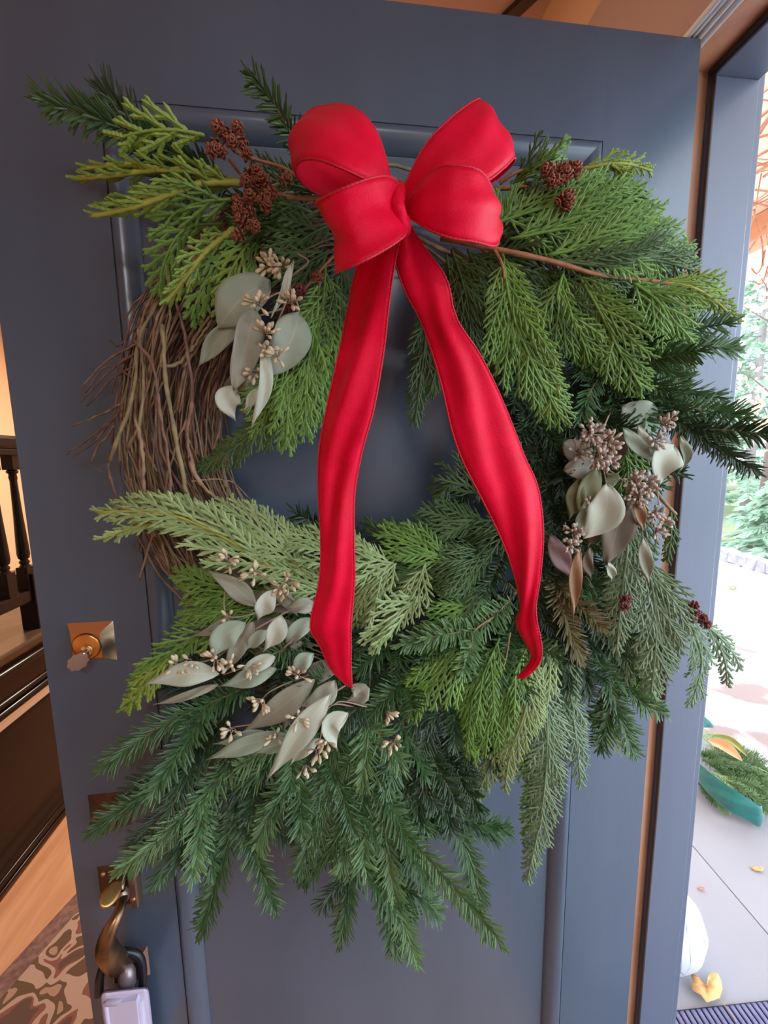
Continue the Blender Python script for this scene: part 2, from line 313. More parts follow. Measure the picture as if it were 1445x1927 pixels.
MB().tube([P(232, 1648, .012), P(230, 1662, .024), P(228, 1675, .030)], [.003, .0035, .004], 8).build('latch_arm', M_edge, hs)
# lock box hung from the grip
LB = empty('lock_box', P(234, 1927, .04), label='lavender grey key lock box hanging from the bronze door handle', cat='lock box')
sh = spline(PP([(186, 1870, .040), (189, 1835, .040), (202, 1806, .036), (228, 1792, .030), (258, 1797, .026), (268, 1820, .026), (268, 1870, .030)]), 36)
MB().tube(sh, .0056, 12).build('shackle', M_black, LB, label='black rubber covered shackle')
MB().lathe([(.001, .022), (.008, .018), (.011, .006), (.010, -.010), (.006, -.018), (.001, -.020)], P(240, 1842, .040), 2, 16).build('hanging_knob', mat('mottled_nickel', (.42, .36, .38), .35, .7, col2=(.2, .15, .16), scale=60), LB)
bt = [(188, 1868, .068), (279, 1858, .060), (279, 1855, .012), (192, 1862, .012)]
top = PP(bt); dn = np.array([0, 0, -.16]); V = np.concatenate([top+dn, top]); 
b_ = MB().hexa(V).build('body', M_lav, LB, smooth=False, bevel=.006)
fa, fb = top[0]+np.array([.006, -.001, -.016]), top[1]+np.array([-.012, -.001, -.016])
f_ = MB(); dn2 = np.array([0, 0, -.13]); 
for p_, q_, r_ in ((fa, fa+dn2, .003), (fb, fb+dn2, .006), (fa, fb, .004)): f_.tube([p_, q_], r_, 8)
f_.build('front_bezel', M_lav, LB)
MB().box(*sorted((fa[0], fb[0])), min(fa[1], fb[1])-.0005, min(fa[1], fb[1])+.012, fa[2]-.13, fa[2]-.004).build('shutter', mat('pale_lavender_shutter', srgb(206, 198, 226), .5), LB, smooth=False)

# ================================================================= INTERIOR BEYOND THE DOOR
X0 = -1.25
def zx(px, py): return on(px, py, 0, X0)[2]
sr = empty('stair_landing', (X0, 1.4, 0), label='dark wooden stair landing with turned balusters and handrail', cat='staircase')
MB().box(X0-.95, X0, -.6, 3.5, .755, .80).build('landing_tread', M_darkmat, sr, smooth=False, bevel=.01, label='brown landing top')
MB().box(X0+.0095, X0+.016, -.6, 3.5, .585, .752).build('fascia', M_dark, sr, smooth=False, bevel=.003)
for z_, r_ in ((.60, .016), (.635, .011), (.74, .014)): MB().tube([(X0+.018, -.6, z_), (X0+.018, 3.5, z_)], r_, 10).build('fascia_moulding', M_dark, sr)
MB().box(X0-.06, X0+.009, -.6, 3.5, 0, .60).build('riser_wall', M_white, sr, smooth=False, label='white wall under the landing')
MB().box(X0-.11, X0-.045, -.6, 3.5, 1.57, 1.625).build('handrail', M_dark, sr, smooth=False, bevel=.014)
MB().box(X0-.105, X0-.05, -.6, 3.5, 1.545, 1.572).build('handrail', M_dark, sr, smooth=False, bevel=.004)
MB().box(X0-.10, X0-.055, -.6, 3.5, .925, .975).build('bottom_rail', M_dark, sr, smooth=False, bevel=.006)
prof = [(.0001, 1.55), (.012, 1.488), (.020, 1.482), (.020, 1.475), (.013, 1.468), (.015, 1.455), (.0125, 1.44), (.016, 1.30), (.021, 1.18), (.0225, 1.13), (.019, 1.112), (.012, 1.106), (.017, 1.10), (.019, 1.094), (.014, 1.086), (.019, 1.078), (.020, 1.07), (.0001, 1.07)]
y1 = on(38, 1000, 0, X0-.078)[1]
for k in range(-9, 12):
    y_ = y1+.105*k
    bb = empty('baluster', (X0-.078, y_, .97), sr)
    MB().lathe(prof, (X0-.078, y_, 0), 2, 14).build('turned_shaft', M_dark, bb)
    for zb0, zb1 in ((.972, 1.075), (1.486, 1.55)): MB().box(X0-.1, X0-.056, y_-.022, y_+.022, zb0, zb1).build('square_block', M_dark, bb, smooth=False, bevel=.002)
MB().box(X0-.112, X0-.044, y1-.012, y1+.062, .80, 1.045).build('newel_block', M_dark, sr, smooth=False, bevel=.003)
# glossy bench against the landing
bn = empty('bench', (X0+.1, 1.2, 0), label='black glossy wooden bench along the base of the landing', cat='bench')
xs = [X0+.0, X0+.02, X0+.045, X0+.058, X0+.060]; 
def Zat(py, x): return on(0, py, 0, x)[2]
pr = [(X0+.0095, .540), (X0+.012, .541), (X0+.0135, .50), (X0+.015, .42), (X0+.018, .20), (X0+.022, .125), (X0+.034, .105), (X0+.044, .085), (X0+.046, .055), (X0+.046, .03)]
pr = spline(np.array([(a_, b2, 0) for a_, b2 in pr]), 40)
GG = np.array([[(a_, -.6, b2), (a_, 3.0, b2)] for a_, b2, _z in pr]); MB().grid(GG).build('seat_front', M_dark, bn)
MB().box(X0+.0095, X0+.040, -.6, 3.0, 0, .055).build('plinth', M_dark, bn, smooth=False, bevel=.003)
for z_, r_ in ((.058, .006), (.022, .007)): MB().tube([(X0+.047, -.6, z_), (X0+.047, 3.0, z_)], r_, 8).build('plinth_bead', M_dark, bn)
# rug
ra, rb = on(0, 1830, 2, .008), on(142, 1677, 2, .008); rd = nrm(rb-ra); rs = np.array([rd[1], -rd[0], 0])
def rugmat():
    m = mat('rug_pattern', srgb(92, 62, 52), .95, bump=.5, bscale=700); N = m.node_tree; p = N.nodes['Principled BSDF']; tc = [n_ for n_ in N.nodes if n_.type == 'TEX_COORD'][0]
    wv = N.nodes.new('ShaderNodeTexNoise'); wv.inputs['Scale'].default_value = 11; wv.inputs['Distortion'].default_value = .9; wv.inputs['Detail'].default_value = 1
    N.links.new(tc.outputs['Object'], wv.inputs[0]); r = N.nodes.new('ShaderNodeValToRGB'); r.color_ramp.interpolation = 'CONSTANT'; e = r.color_ramp.elements
    e[0].position = 0; e[0].color = (*srgb(84, 62, 54), 1); e[1].position = .42; e[1].color = (*srgb(116, 72, 62), 1)
    for pos, col in ((.47, srgb(158, 132, 120)), (.56, srgb(88, 66, 50)), (.64, srgb(148, 118, 102))): k = e.new(pos); k.color = (*col, 1)
    N.links.new(wv.outputs['Fac'], r.inputs[0]); N.links.new(r.outputs[0], p.inputs['Base Color']); return m
M_rug = rugmat(); M_rugb = mat('rug_border', srgb(95, 70, 66), .95, col2=srgb(125, 95, 88), scale=60, stretch=(1, 1, 1), bump=.5, bscale=700); M_rugb2 = mat('rug_edge_cord', srgb(178, 130, 105), .95)
rg = empty('rug', (ra+rb)/2+rs*.5, label='brown and cream patterned rug on the oak floor behind the door', cat='rug')
def strip(u0, u1, z0_, z1_):
    a_, b2 = ra-rd*.5, rb+rd*1.2
    q = [a_+rs*u0, a_+rs*u1, b2+rs*u1, b2+rs*u0]; return [(*p_[:2], z0_) for p_ in q]+[(*p_[:2], z1_) for p_ in q]
MB().hexa(strip(0, .012, .0005, .011)).build('edge_cord', M_rugb2, rg, smooth=False, bevel=.004)
MB().hexa(strip(.012, .07, .0005, .009)).build('border', M_rugb, rg, smooth=False)
MB().hexa(strip(.07, .85, .0005, .0085)).build('field', M_rug, rg, smooth=False)

# ================================================================= OUTSIDE
ZG = -.05
def groundmat(name, a, b2, c2, sc, rough=.85):
    m = mat(name, a, rough, col2=b2, scale=sc, lo=.3, hi=.7, bump=.2, bscale=60); N = m.node_tree; p = N.nodes['Principled BSDF']; src = p.inputs['Base Color'].links[0].from_socket
    tc = [n_ for n_ in N.nodes if n_.type == 'TEX_COORD'][0]; n = N.nodes.new('ShaderNodeTexNoise'); n.inputs['Scale'].default_value = sc*.6; n.inputs['Detail'].default_value = 7; N.links.new(tc.outputs['Object'], n.inputs[0])
    r = N.nodes.new('ShaderNodeValToRGB'); r.color_ramp.elements[0].position = .56; r.color_ramp.elements[1].position = .62; N.links.new(n.outputs['Fac'], r.inputs[0])
    mx = N.nodes.new('ShaderNodeMix'); mx.data_type = 'RGBA'; N.links.new(r.outputs[0], mx.inputs[0]); N.links.new(src, mx.inputs[6]); mx.inputs[7].default_value = (*c2, 1); N.links.new(mx.outputs[2], p.inputs['Base Color']); return m
M_porch = groundmat('porch_concrete', (.29, .28, .308), (.325, .312, .342), (.31, .298, .324), 3)
M_worn = groundmat('worn_paving', (.46, .42, .44), (.40, .34, .34), (.29, .21, .19), 4)
M_drive = mat('pale_drive', (.74, .73, .74), .9, col2=(.80, .79, .80), scale=2, bump=.2)
M_green = mat('lawn_green', (.16, .22, .09), .95, col2=(.24, .22, .12), scale=3)
fl = empty('porch_floor', (1.6, 0, ZG), kind='structure', label='pale concrete porch floor with scored joints')
# slabs with scored joints: the joint runs through two photo points
s0, s1 = on(1300, 1588, 2, ZG), on(1440, 1752, 2, ZG); sdv = nrm(s1-s0); sn = np.array([-sdv[1], sdv[0], 0])
if sn[0] < 0: sn = -sn
c0 = s0
def slab(u0, u1, v0, v1, m, name='slab', z=ZG, th=.06):
    q = [c0+sn*u0+sdv*v0, c0+sn*u1+sdv*v0, c0+sn*u1+sdv*v1, c0+sn*u0+sdv*v1]
    return MB().hexa([(*p_[:2], z-th) for p_ in q]+[(*p_[:2], z) for p_ in q])
MB().box(.662, 2.9, -4, 6, ZG-.12, ZG-.008).build('joint_bed', mat('joint_grey', (.42, .40, .41), .9), fl, smooth=False)
for v0 in (-2.0,):
    slab(-1.2, -.0015, v0, v0+5, M_porch).build('slab', M_porch, fl, smooth=False, bevel=.0015)
    slab(.0015, .62, v0, v0+5, M_porch).build('slab', M_porch, fl, smooth=False, bevel=.0015)
    slab(.623, 1.9, v0, v0+5, M_worn).build('slab', M_worn, fl, smooth=False, bevel=.0015)
MB().box(2.2, 60, -40, 60, ZG-.30, ZG-.022).build('driveway', M_drive, smooth=False, kind='structure', label='bright pale driveway beyond the porch')
# porch roof, beam and post (the post is out of the picture)
pr_ = empty('porch_roof', (1.8, 0, 2.84), kind='structure', label='peach boarded porch ceiling with wooden beam')
M_pc = mat('porch_board', srgb(244, 222, 200), .7, col2=srgb(238, 210, 184), scale=5, stretch=(.3, 6, 1))
for k in range(19):
    MB().box(.662, 3.2, -1.2+k*.27, -1.2+k*.27+.262, 2.84, 2.87).build('ceiling_board', M_pc, pr_, smooth=False, bevel=.003)
MB().box(.66, 3.3, -1.25, 4.0, 2.872, 2.95).build('roof_deck', M_pc, pr_, smooth=False)
MB().box(2.40, 2.55, -1.25, 4.0, 2.705, 2.838).build('beam', mat('porch_beam_wood', srgb(214, 160, 124), .65, col2=srgb(196, 136, 100), scale=8, stretch=(1, .2, 1)), pr_, smooth=False, bevel=.008)
# bare vine twigs trained along the beam and under the boards
M_v = mat('bare_vine', srgb(214, 150, 118), .8, col2=srgb(180, 118, 90), scale=40)
vg = empty('vine_garland', (2.36, 1.6, 2.8), label='bare reddish vine stems trained along the porch beam', cat='vine')
for k in range(70):
    a_ = np.array([rng.uniform(1.6, 2.36), rng.uniform(.9, 2.3), rng.uniform(2.66, 2.83)]); L_ = rng.uniform(.25, .7); dv = nrm(np.array([rng.normal()*.35, rng.normal(), rng.normal()*.35]))
    p_ = spline([a_, a_+dv*L_*.5+rng.normal(size=3)*.05, a_+dv*L_+rng.normal(size=3)*.08], 10); p_[:, 2] = np.clip(p_[:, 2], 2.56, 2.835)
    MB().tube(p_, np.linspace(.005, .002, 10)*rng.uniform(.6, 1.3), 5).build('vine_stem', M_v, vg)
q_ = on(1415, 380, 0, 2.3)
for a_, b2, c2, d2 in (((1416, 380), (1424, 425), (1434, 455), (1436, 500)), ((1440, 470), (1432, 505), (1424, 515), (1414, 505)), ((1445, 500), (1436, 530), (1428, 535), (1420, 530))):
    MB().tube(spline([on(*p_, 0, 2.34) for p_ in (a_, b2, c2, d2)], 14), .004, 5).build('vine_stem', M_v, vg)
# curb of rough stones and planting bed
cb = empty('stone_curb', on(1400, 1065, 2, ZG), label='low rough stone curb across the pale driveway', cat='curb')
ca, cbp = on(1330, 1040, 2, ZG), on(1445, 1075, 2, ZG); cdv = nrm(cbp-ca); cn = np.array([-cdv[1], cdv[0], 0])
M_stone = mat('curb_stone', (.24, .21, .24), .9, col2=(.40, .36, .40), scale=8, bump=.4)
cs = []
for k in range(26):
    w_ = .15; p0 = ca+cdv*(k*w_-.6); ss = rng.uniform(.85, 1.15)
    V = np.array([(sx*.080, sy*.10, sz*.085) for sz in (-1, 1) for sx, sy in ((-1, -1), (1, -1), (1, 1), (-1, 1))])*ss+rng.normal(size=(8, 3))*.016
    V = np.array([p0+cdv*v[0]+cn*v[1]+np.array([0, 0, v[2]+.05]) for v in V]); MB().hexa(V).build('curb_stone', M_stone, cb, smooth=False, bevel=.015)
MB().box(6.9, 60, -40, 60, ZG-.1, ZG+.02).build('lawn', M_green, smooth=False, kind='structure', label='strip of lawn and leaf litter under the trees')
# trees beyond the drive
def conifer(name, base, H, R_, nb, label, cols, trunk=.12, seed=0, cat='tree', low=.05):
    r_ = np.random.default_rng(seed); t = empty(name, base, label=label, cat=cat)
    MB().tube(np.array([base, base+np.array([.02, .03, H*.5]), base+np.array([0, 0, H*.97])]), [trunk, trunk*.6, .02], 8).build('trunk', mat(name+'_bark', (.34, .29, .28), .9), t)
    mb = MB(); bb = MB()
    for k in range(nb):
        z = H*(low+(.95-low)*(k+r_.random())/nb); rl = R_*(1-z/H)**.8*r_.uniform(.7, 1.1)+.15; a_ = r_.uniform(0, 2*PI)
        o_ = base+np.array([0, 0, z]); dv = np.array([math.cos(a_), math.sin(a_), r_.uniform(-.25, .05)])
        pts = spline([o_, o_+dv*rl*.55+np.array([0, 0, -.04*rl]), o_+dv*rl+np.array([0, 0, -.18*rl])], 8)
        bb.tube(pts, np.linspace(.018, .004, 8), 4, False)
        m = int(34*rl)+10; tt = r_.uniform(.15, 1, m); o2 = np.array([np.interp(tt, np.linspace(0, 1, 8), pts[:, i]) for i in range(3)]).T
        sd_ = np.cross(dv, [0, 0, 1.]); sg = r_.choice([-1, 1], m)[:, None]
        dr_ = nrm(dv*r_.uniform(.3, 1, m)[:, None]+sd_*sg*r_.uniform(.4, 1, m)[:, None]+np.array([0, 0, -1])*r_.uniform(.1, .6, m)[:, None])
        ln = (r_.uniform(.14, .34, m)*(.5+.5*rl/R_))[:, None]; wv = nrm(np.cross(dr_, r_.normal(size=(m, 3))))*.045
        up_ = np.cross(nrm(wv), dr_)*.02
        V = np.stack([o2-wv*.4, o2+dr_*ln*.5-wv, o2+dr_*ln, o2+dr_*ln*.5+wv, o2+wv*.4, o2+dr_*ln*.45+up_], 1)
        i = np.arange(m)[:, None]*6
        mb.add(V.reshape(-1, 3), np.concatenate([i+np.array([[0, 1, 5]]), i+np.array([[1, 2, 5]]), i+np.array([[2, 3, 5]]), i+np.array([[3, 4, 5]])]))
    bb.build('branches', bpy.data.materials[name+'_bark'], t, kind='stuff'); mb.build('needles', cols, t, smooth=False, kind='stuff')
def leafy(name, base, H, R_, n, label, cols, seed=0):
    r_ = np.random.default_rng(seed); t = empty(name, base, label=label, cat='tree'); bark = mat(name+'_bark', (.16, .11, .09), .9)
    MB().tube(np.array([base, base+np.array([.05, 0, H*.45]), base+np.array([0, .1, H*.9])]), [.09, .06, .015], 7).build('trunk', bark, t)
    bb = MB(); V = []
    for k in range(n):
        z = H*r_.uniform(.35, .95); a_ = r_.uniform(0, 2*PI); o_ = base+np.array([0, 0, z*.8]); e_ = base+np.array([math.cos(a_)*R_*r_.uniform(.4, 1), math.sin(a_)*R_*r_.uniform(.4, 1), z+r_.uniform(0, .4)])
        pts = spline([o_, (o_+e_)/2+r_.normal(size=3)*.1, e_], 6); bb.tube(pts, np.linspace(.016, .004, 6), 4, False)
        m = 26; c_ = pts[r_.integers(2, 6, m)]+r_.normal(size=(m, 3))*.13; u_ = nrm(r_.normal(size=(m, 3)))*.07; v_ = nrm(np.cross(u_, r_.normal(size=(m, 3))))*.05
        V.append(np.stack([c_-u_, c_+v_+.0*u_, c_+u_, c_-v_], 1).reshape(-1, 3))
    V = np.concatenate(V); bb.build('branches', bark, t, kind='stuff'); ob('leaves', V, [np.arange(len(V)).reshape(-1, 4)], cols, t, smooth=False, kind='stuff')
M_n1 = foliage('spruce_needles', (.24, .36, .24), (.42, .54, .40), 3, .7, .3); M_n2 = foliage('hemlock_needles', (.20, .32, .26), (.36, .48, .42), 3, .7, .3); M_n3 = foliage('autumn_leaves', (.66, .44, .22), (.80, .62, .40), 3, .7, .3)
def gnd(px, dist): q = ray(px, 900); q = q/np.hypot(q[0], q[1]); return np.array([CAM[0]+q[0]*dist, CAM[1]+q[1]*dist, ZG])
conifer('spruce_tree', gnd(1408, 13.5), 9.0, 2.2, 120, 'pale green spruce tree beyond the drive, nearest the jamb', M_n1, seed=1)
conifer('hemlock_tree', gnd(1500, 20.0), 11.5, 2.6, 100, 'darker green hemlock at the right edge of the photo', M_n2, seed=2)
conifer('larch_tree', gnd(1362, 24), 14, 3.0, 110, 'tall hazy conifer far behind the spruce', M_n2, seed=3)
conifer('juniper_shrub', gnd(1490, 8.9), 1.3, .7, 60, 'low bushy green juniper at the edge of the lawn', M_n1, trunk=.05, seed=5, cat='shrub', low=.02)
leafy('maple_tree', gnd(1440, 10.0), 5.2, 1.1, 22, 'small maple with thin orange autumn leaves', M_n3, seed=4)
# round white garden stone
ctr = on(1246, 1733, 2, .06); n1, n2 = 26, 36
th = np.linspace(0.02, PI-.02, n1)[:, None]; ph = (np.arange(n2)*2*PI/n2)[None]
rr = .112*(1+.02*np.sin(5*ph+2*th)+.012*np.sin(9*ph-3*th)); V = np.stack([rr*np.sin(th)*np.cos(ph), rr*np.sin(th)*np.sin(ph), .98*rr*np.cos(th)*np.ones_like(ph)], -1)+ctr; V[..., 2] = np.maximum(V[..., 2], ZG)
i = np.arange(n1-1)[:, None]*n2; jj = np.arange(n2)[None]; q = np.stack([i+jj, i+n2+jj, i+n2+(jj+1) % n2, i+(jj+1) % n2], -1).reshape(-1, 4)
def crackmat():
    m = mat('weathered_white', (.62, .63, .68), .7, bump=.3, bscale=25); N = m.node_tree; p = N.nodes['Principled BSDF']; tc = [n_ for n_ in N.nodes if n_.type == 'TEX_COORD'][0]
    n = N.nodes.new('ShaderNodeTexNoise'); n.inputs['Scale'].default_value = 7; n.inputs['Detail'].default_value = 2; n.inputs['Distortion'].default_value = 1
    mp = N.nodes.new('ShaderNodeMapping'); mp.inputs['Scale'].default_value = (1.6, 1.6, .6); N.links.new(tc.outputs['Object'], mp.inputs[0]); N.links.new(mp.outputs[0], n.inputs[0])
    s = N.nodes.new('ShaderNodeMath'); s.operation = 'SUBTRACT'; s.inputs[1].default_value = .5; a1 = N.nodes.new('ShaderNodeMath'); a1.operation = 'ABSOLUTE'; N.links.new(n.outputs['Fac'], s.inputs[0]); N.links.new(s.outputs[0], a1.inputs[0])
    r = N.nodes.new('ShaderNodeValToRGB'); r.color_ramp.elements[0].position = .004; r.color_ramp.elements[0].color = (.30, .31, .38, 1); r.color_ramp.elements[1].position = .014; r.color_ramp.elements[1].color = (.62, .63, .68, 1)
    N.links.new(a1.outputs[0], r.inputs[0]); N.links.new(r.outputs[0], p.inputs['Base Color']); return m
ob('garden_ball', V.reshape(-1, 3), [q], crackmat(), loc=(ctr[0], ctr[1], ZG), label='white weathered round garden ball with dark cracks beside the jamb', cat='garden ornament')
# door mat with ribs
ea, eb = on(1262, 1899, 2, ZG+.012), on(1445, 1879, 2, ZG+.012); ed = nrm(eb-ea); en_ = np.array([ed[1], -ed[0], 0])
DM = empty('door_mat', ea+ed*.4+en_*.3, label='dark blue ribbed door mat on the porch outside the sill', cat='mat'); M_rib = mat('mat_rib', (.10, .10, .20), .85, col2=(.17, .17, .30), scale=40, bump=.5, bscale=400); M_matb = mat('mat_base', (.03, .03, .06), .9)
def quadbox(u0, u1, v0, v1, z0_, z1_): 
    q = [ea+ed*u0+en_*v0, ea+ed*u1+en_*v0, ea+ed*u1+en_*v1, ea+ed*u0+en_*v1]; return [(*p_[:2], z0_) for p_ in q]+[(*p_[:2], z1_) for p_ in q]
u00 = -(ea[0]-.69)
MB().hexa(quadbox(u00, .85, 0, .62, ZG+.0005, ZG+.006)).build('base', M_matb, DM, smooth=False)
rib = None
for k in range(int((.85-u00)/.0165)):
    u_ = u00+.0085+k*.0165
    if rib is None:
        rib = MB().hexa(quadbox(u_-.0062, u_+.0062, .004, .616, ZG+.006, ZG+.012)).build('rib', M_rib, DM, smooth=False, bevel=.003); r0 = u_
    else:
        c_ = rib.copy(); C.objects.link(c_); c_.location = rib.location+Vector(ed*(u_-r0))
# fallen leaves
def flat_leaf(name, poly, z, m, label, stem=None, sc=.006, seed=0, cat='leaf'):
    r_ = np.random.default_rng(seed); p_ = np.array([on(*q_, 2, z) for q_ in poly]); n = len(p_); cc = p_.mean(0); mid = (p_+cc)/2
    V = np.concatenate([p_, mid, [cc]]); V[:, 2] = z+.004+r_.uniform(0, sc, len(V)); i = np.arange(n); j_ = (i+1) % n
    E_ = empty(name, (cc[0], cc[1], z), label=label, cat=cat)
    o_ = ob('blade', V, [np.stack([i, j_, n+j_, n+i], 1), np.stack([n+i, n+j_, np.full(n, 2*n)], 1)], m, E_); s_ = o_.modifiers.new('solid', 'SOLIDIFY'); s_.thickness = .0008
    if stem: MB().tube(spline([on(*q_, 2, z+.006) for q_ in stem], 12), .0012, 6).build('stalk', m, E_)
M_tan = mat('dry_tan_leaf', srgb(226, 180, 120), .7, col2=srgb(200, 150, 90), scale=25); M_rust = mat('dry_rust_leaf', srgb(222, 130, 100), .7)
flat_leaf('fallen_leaf', [(1329, 1892), (1318, 1880), (1303, 1867), (1298, 1857), (1305, 1853), (1299, 1840), (1302, 1837), (1314, 1850), (1330, 1861), (1336, 1865), (1333, 1850), (1331, 1841), (1339, 1833), (1350, 1838), (1356, 1848), (1359, 1866), (1354, 1881), (1342, 1887)], ZG+.012, M_tan, 'tan lobed maple leaf lying on the edge of the door mat', [(1352, 1880), (1366, 1895), (1378, 1910), (1385, 1922)], .010, 1)
flat_leaf('fallen_leaf', [(1312, 1675), (1317, 1671), (1325, 1674), (1328, 1679), (1320, 1677)], ZG, M_rust, 'small pink rust leaf on the concrete beside the white ball', None, .004, 2)
flat_leaf('fallen_leaf', [(1411, 1634), (1422, 1633), (1438, 1637), (1433, 1643), (1420, 1641)], ZG, M_tan, 'pale tan leaf on the concrete at the right edge of the photo', None, .006, 3)
flat_leaf('fallen_leaf', [(1364, 1106), (1376, 1104), (1386, 1108), (1385, 1112), (1374, 1111)], ZG-.022, M_rust, 'orange leaf alone on the white driveway', None, .03, 4)

# ================================================================= THE WREATH
WC = P(700, 790, .03)
W_ = empty('wreath', WC, label='large grapevine wreath of cedar, fir and eucalyptus hung on the dark door', cat='wreath')
# --- grapevine ring: each vine its own part
GV = empty('grapevine_ring', WC, W_)
def twig(pts, r0, r1, m, n=14, knots=True):
    p = spline(PP(pts), n); r = np.linspace(r0, r1, n)
    if knots: r = r*(1+.22*rng.normal(size=n).clip(-1, 1.5)*(rng.random(n) < .5)); p = p+rng.normal(size=p.shape)*.00045
    MB().tube(p, r, 6).build('vine_twig', m, GV)
def rp(rad, ang, d): a = math.radians(ang); return (700+rad*math.cos(a), 790+rad*math.sin(a)*1.02, d)
for k in range(215):
    r_ = rng.uniform(290, 482); u = (r_-386)/100; th = rng.uniform(95, 215); sp = rng.uniform(35, 95)
    dd = .034+.040*math.sqrt(max(.05, 1-u*u))*rng.uniform(-.6, 1); dr = rng.normal()*34; n = 4
    pts = [rp(np.clip(r_+dr*(i/n-.5)+rng.normal()*7, 284, 492), th+sp*(i/n-.2), max(.008, dd+rng.normal()*.005)) for i in range(n+1)]
    s_ = rng.choice([.0008, .0012, .0017, .0025], p=[.34, .36, .22, .08]); twig(pts, s_, s_*.7, M_twig[rng.choice(3, p=[.5, .2, .3])])
for k in range(34):                          # the covered part of the ring
    r_ = rng.uniform(300, 470); th = rng.uniform(-150, 100); sp = rng.uniform(50, 110); dd = rng.uniform(.015, .06)
    twig([rp(r_+rng.normal()*8, th+sp*i/4, dd) for i in range(5)], .0026, .0018, M_twig[rng.choice(3)])
# hand-placed vines that can be told apart in the photo
for pts, r0, r1, m in (
    ([(262, 1092, .04), (300, 960, .07), (330, 840, .082), (352, 790, .085)], .0022, .0019, 0), ([(205, 870, .07), (222, 825, .08), (252, 735, .082), (262, 640, .075), (300, 560, .065)], .0040, .0026, 1),
    ([(312, 470, .06), (318, 520, .075), (318, 600, .085), (300, 690, .08)], .0018, .0022, 0), ([(250, 640, .085), (285, 680, .092), (300, 770, .095), (318, 870, .09), (322, 960, .08)], .0026, .0026, 2),
    ([(305, 610, .09), (312, 720, .095), (330, 820, .095), (352, 930, .085)], .0034, .0040, 1), ([(255, 780, .085), (268, 850, .09), (272, 930, .085), (290, 1010, .07)], .0032, .003, 0),
    ([(330, 560, .07), (350, 650, .085), (362, 740, .09), (352, 830, .09), (372, 900, .085)], .0026, .003, 2), ([(345, 690, .08), (380, 640, .07), (420, 590, .06), (470, 540, .05)], .0036, .003, 0),
    ([(355, 860, .09), (372, 900, .088), (420, 950, .075), (490, 1000, .06)], .004, .002, 0), ([(300, 690, .09), (340, 680, .085), (400, 600, .07)], .0028, .0022, 1),
    ([(240, 845, .08), (262, 800, .088), (270, 700, .085), (260, 620, .075)], .0034, .002, 1), ([(205, 850, .07), (206, 890, .068), (225, 945, .06), (258, 985, .055)], .0028, .0022, 2),
    ([(360, 905, .09), (430, 905, .07), (470, 940, .06), (500, 1000, .05)], .0014, .0010, 0), ([(320, 1075, .05), (300, 1010, .065), (265, 960, .07), (245, 900, .07)], .0024, .0018, 0)):
    twig(pts, r0*.66, r1*.66, M_twig[m], 24)
for k, pts in enumerate(([(268, 640, .05), (200, 680, .035), (150, 731, .025)], [(262, 660, .055), (205, 700, .04), (152, 757, .03)], [(250, 690, .05), (210, 715, .04), (163, 765, .03)],
    [(230, 760, .06), (190, 780, .045), (137, 801, .03)], [(225, 770, .06), (180, 830, .04), (140, 858, .03)], [(222, 780, .06), (175, 820, .04), (124, 857, .03)], [(215, 800, .055), (172, 870, .04), (202, 893, .035)],
    [(300, 560, .05), (222, 652, .03), (206, 640, .025)], [(310, 480, .04), (285, 465, .03), (266, 484, .025)], [(330, 500, .05), (262, 560, .035), (235, 600, .03)], [(320, 520, .05), (250, 590, .04), (240, 640, .035)],
    [(262, 1000, .05), (265, 1040, .035), (270, 1035, .03)], [(330, 1060, .05), (350, 1110, .035), (318, 1105, .03)], [(350, 1050, .05), (370, 1100, .04), (372, 1120, .035)], [(270, 720, .06), (200, 690, .035), (160, 740, .028)],
    [(460, 950, .06), (500, 985, .04), (530, 1015, .03)], [(470, 940, .055), (478, 970, .045), (484, 1003, .035)], [(420, 880, .06), (430, 830, .05), (405, 700, .05)], [(400, 850, .06), (415, 800, .05), (412, 750, .05)])):
    twig(pts, .0014, .0007, M_twig[2 if k % 3 else 0], 10)

# --- greenery builders
def frame(p, roll=0.):
    T = nrm(np.gradient(p, axis=0)); N0 = nrm(CAM-p.mean(0)); S_ = nrm(np.cross(T, N0)); N = nrm(np.cross(S_, T))
    c, s = math.cos(roll), math.sin(roll); return T, S_*c+N*s, N*c-S_*s
def needle_block(o, d, nv, Ln, wd):          # flattened pointed needles as real little prisms
    s = nrm(np.cross(nv, d)); nv = nrm(np.cross(d, s)); rows = []
    for x, wk, h in ((0, .32, .20), (.45, .5, .22), (.88, .34, .12)):
        c_ = o+d*(Ln*x)[:, None]+nv*(Ln*.10*x*x)[:, None]; w_ = (wd*wk)[:, None]
        rows += [c_-s*w_, c_+nv*(wd*h)[:, None], c_+s*w_]
    rows.append(o+d*Ln[:, None]+nv*(Ln*.10)[:, None]); V = np.stack(rows, 1); b_ = np.arange(len(o))[:, None]*10
    q = np.concatenate([b_+np.array([r]) for k in (0, 3) for r in ((k, k+3, k+4, k+1), (k+1, k+4, k+5, k+2), (k+2, k+5, k+3, k))])
    t = np.concatenate([b_+np.array([r]) for r in ((6, 9, 7), (7, 9, 8), (8, 9, 6))]); return V.reshape(-1, 3), q, t
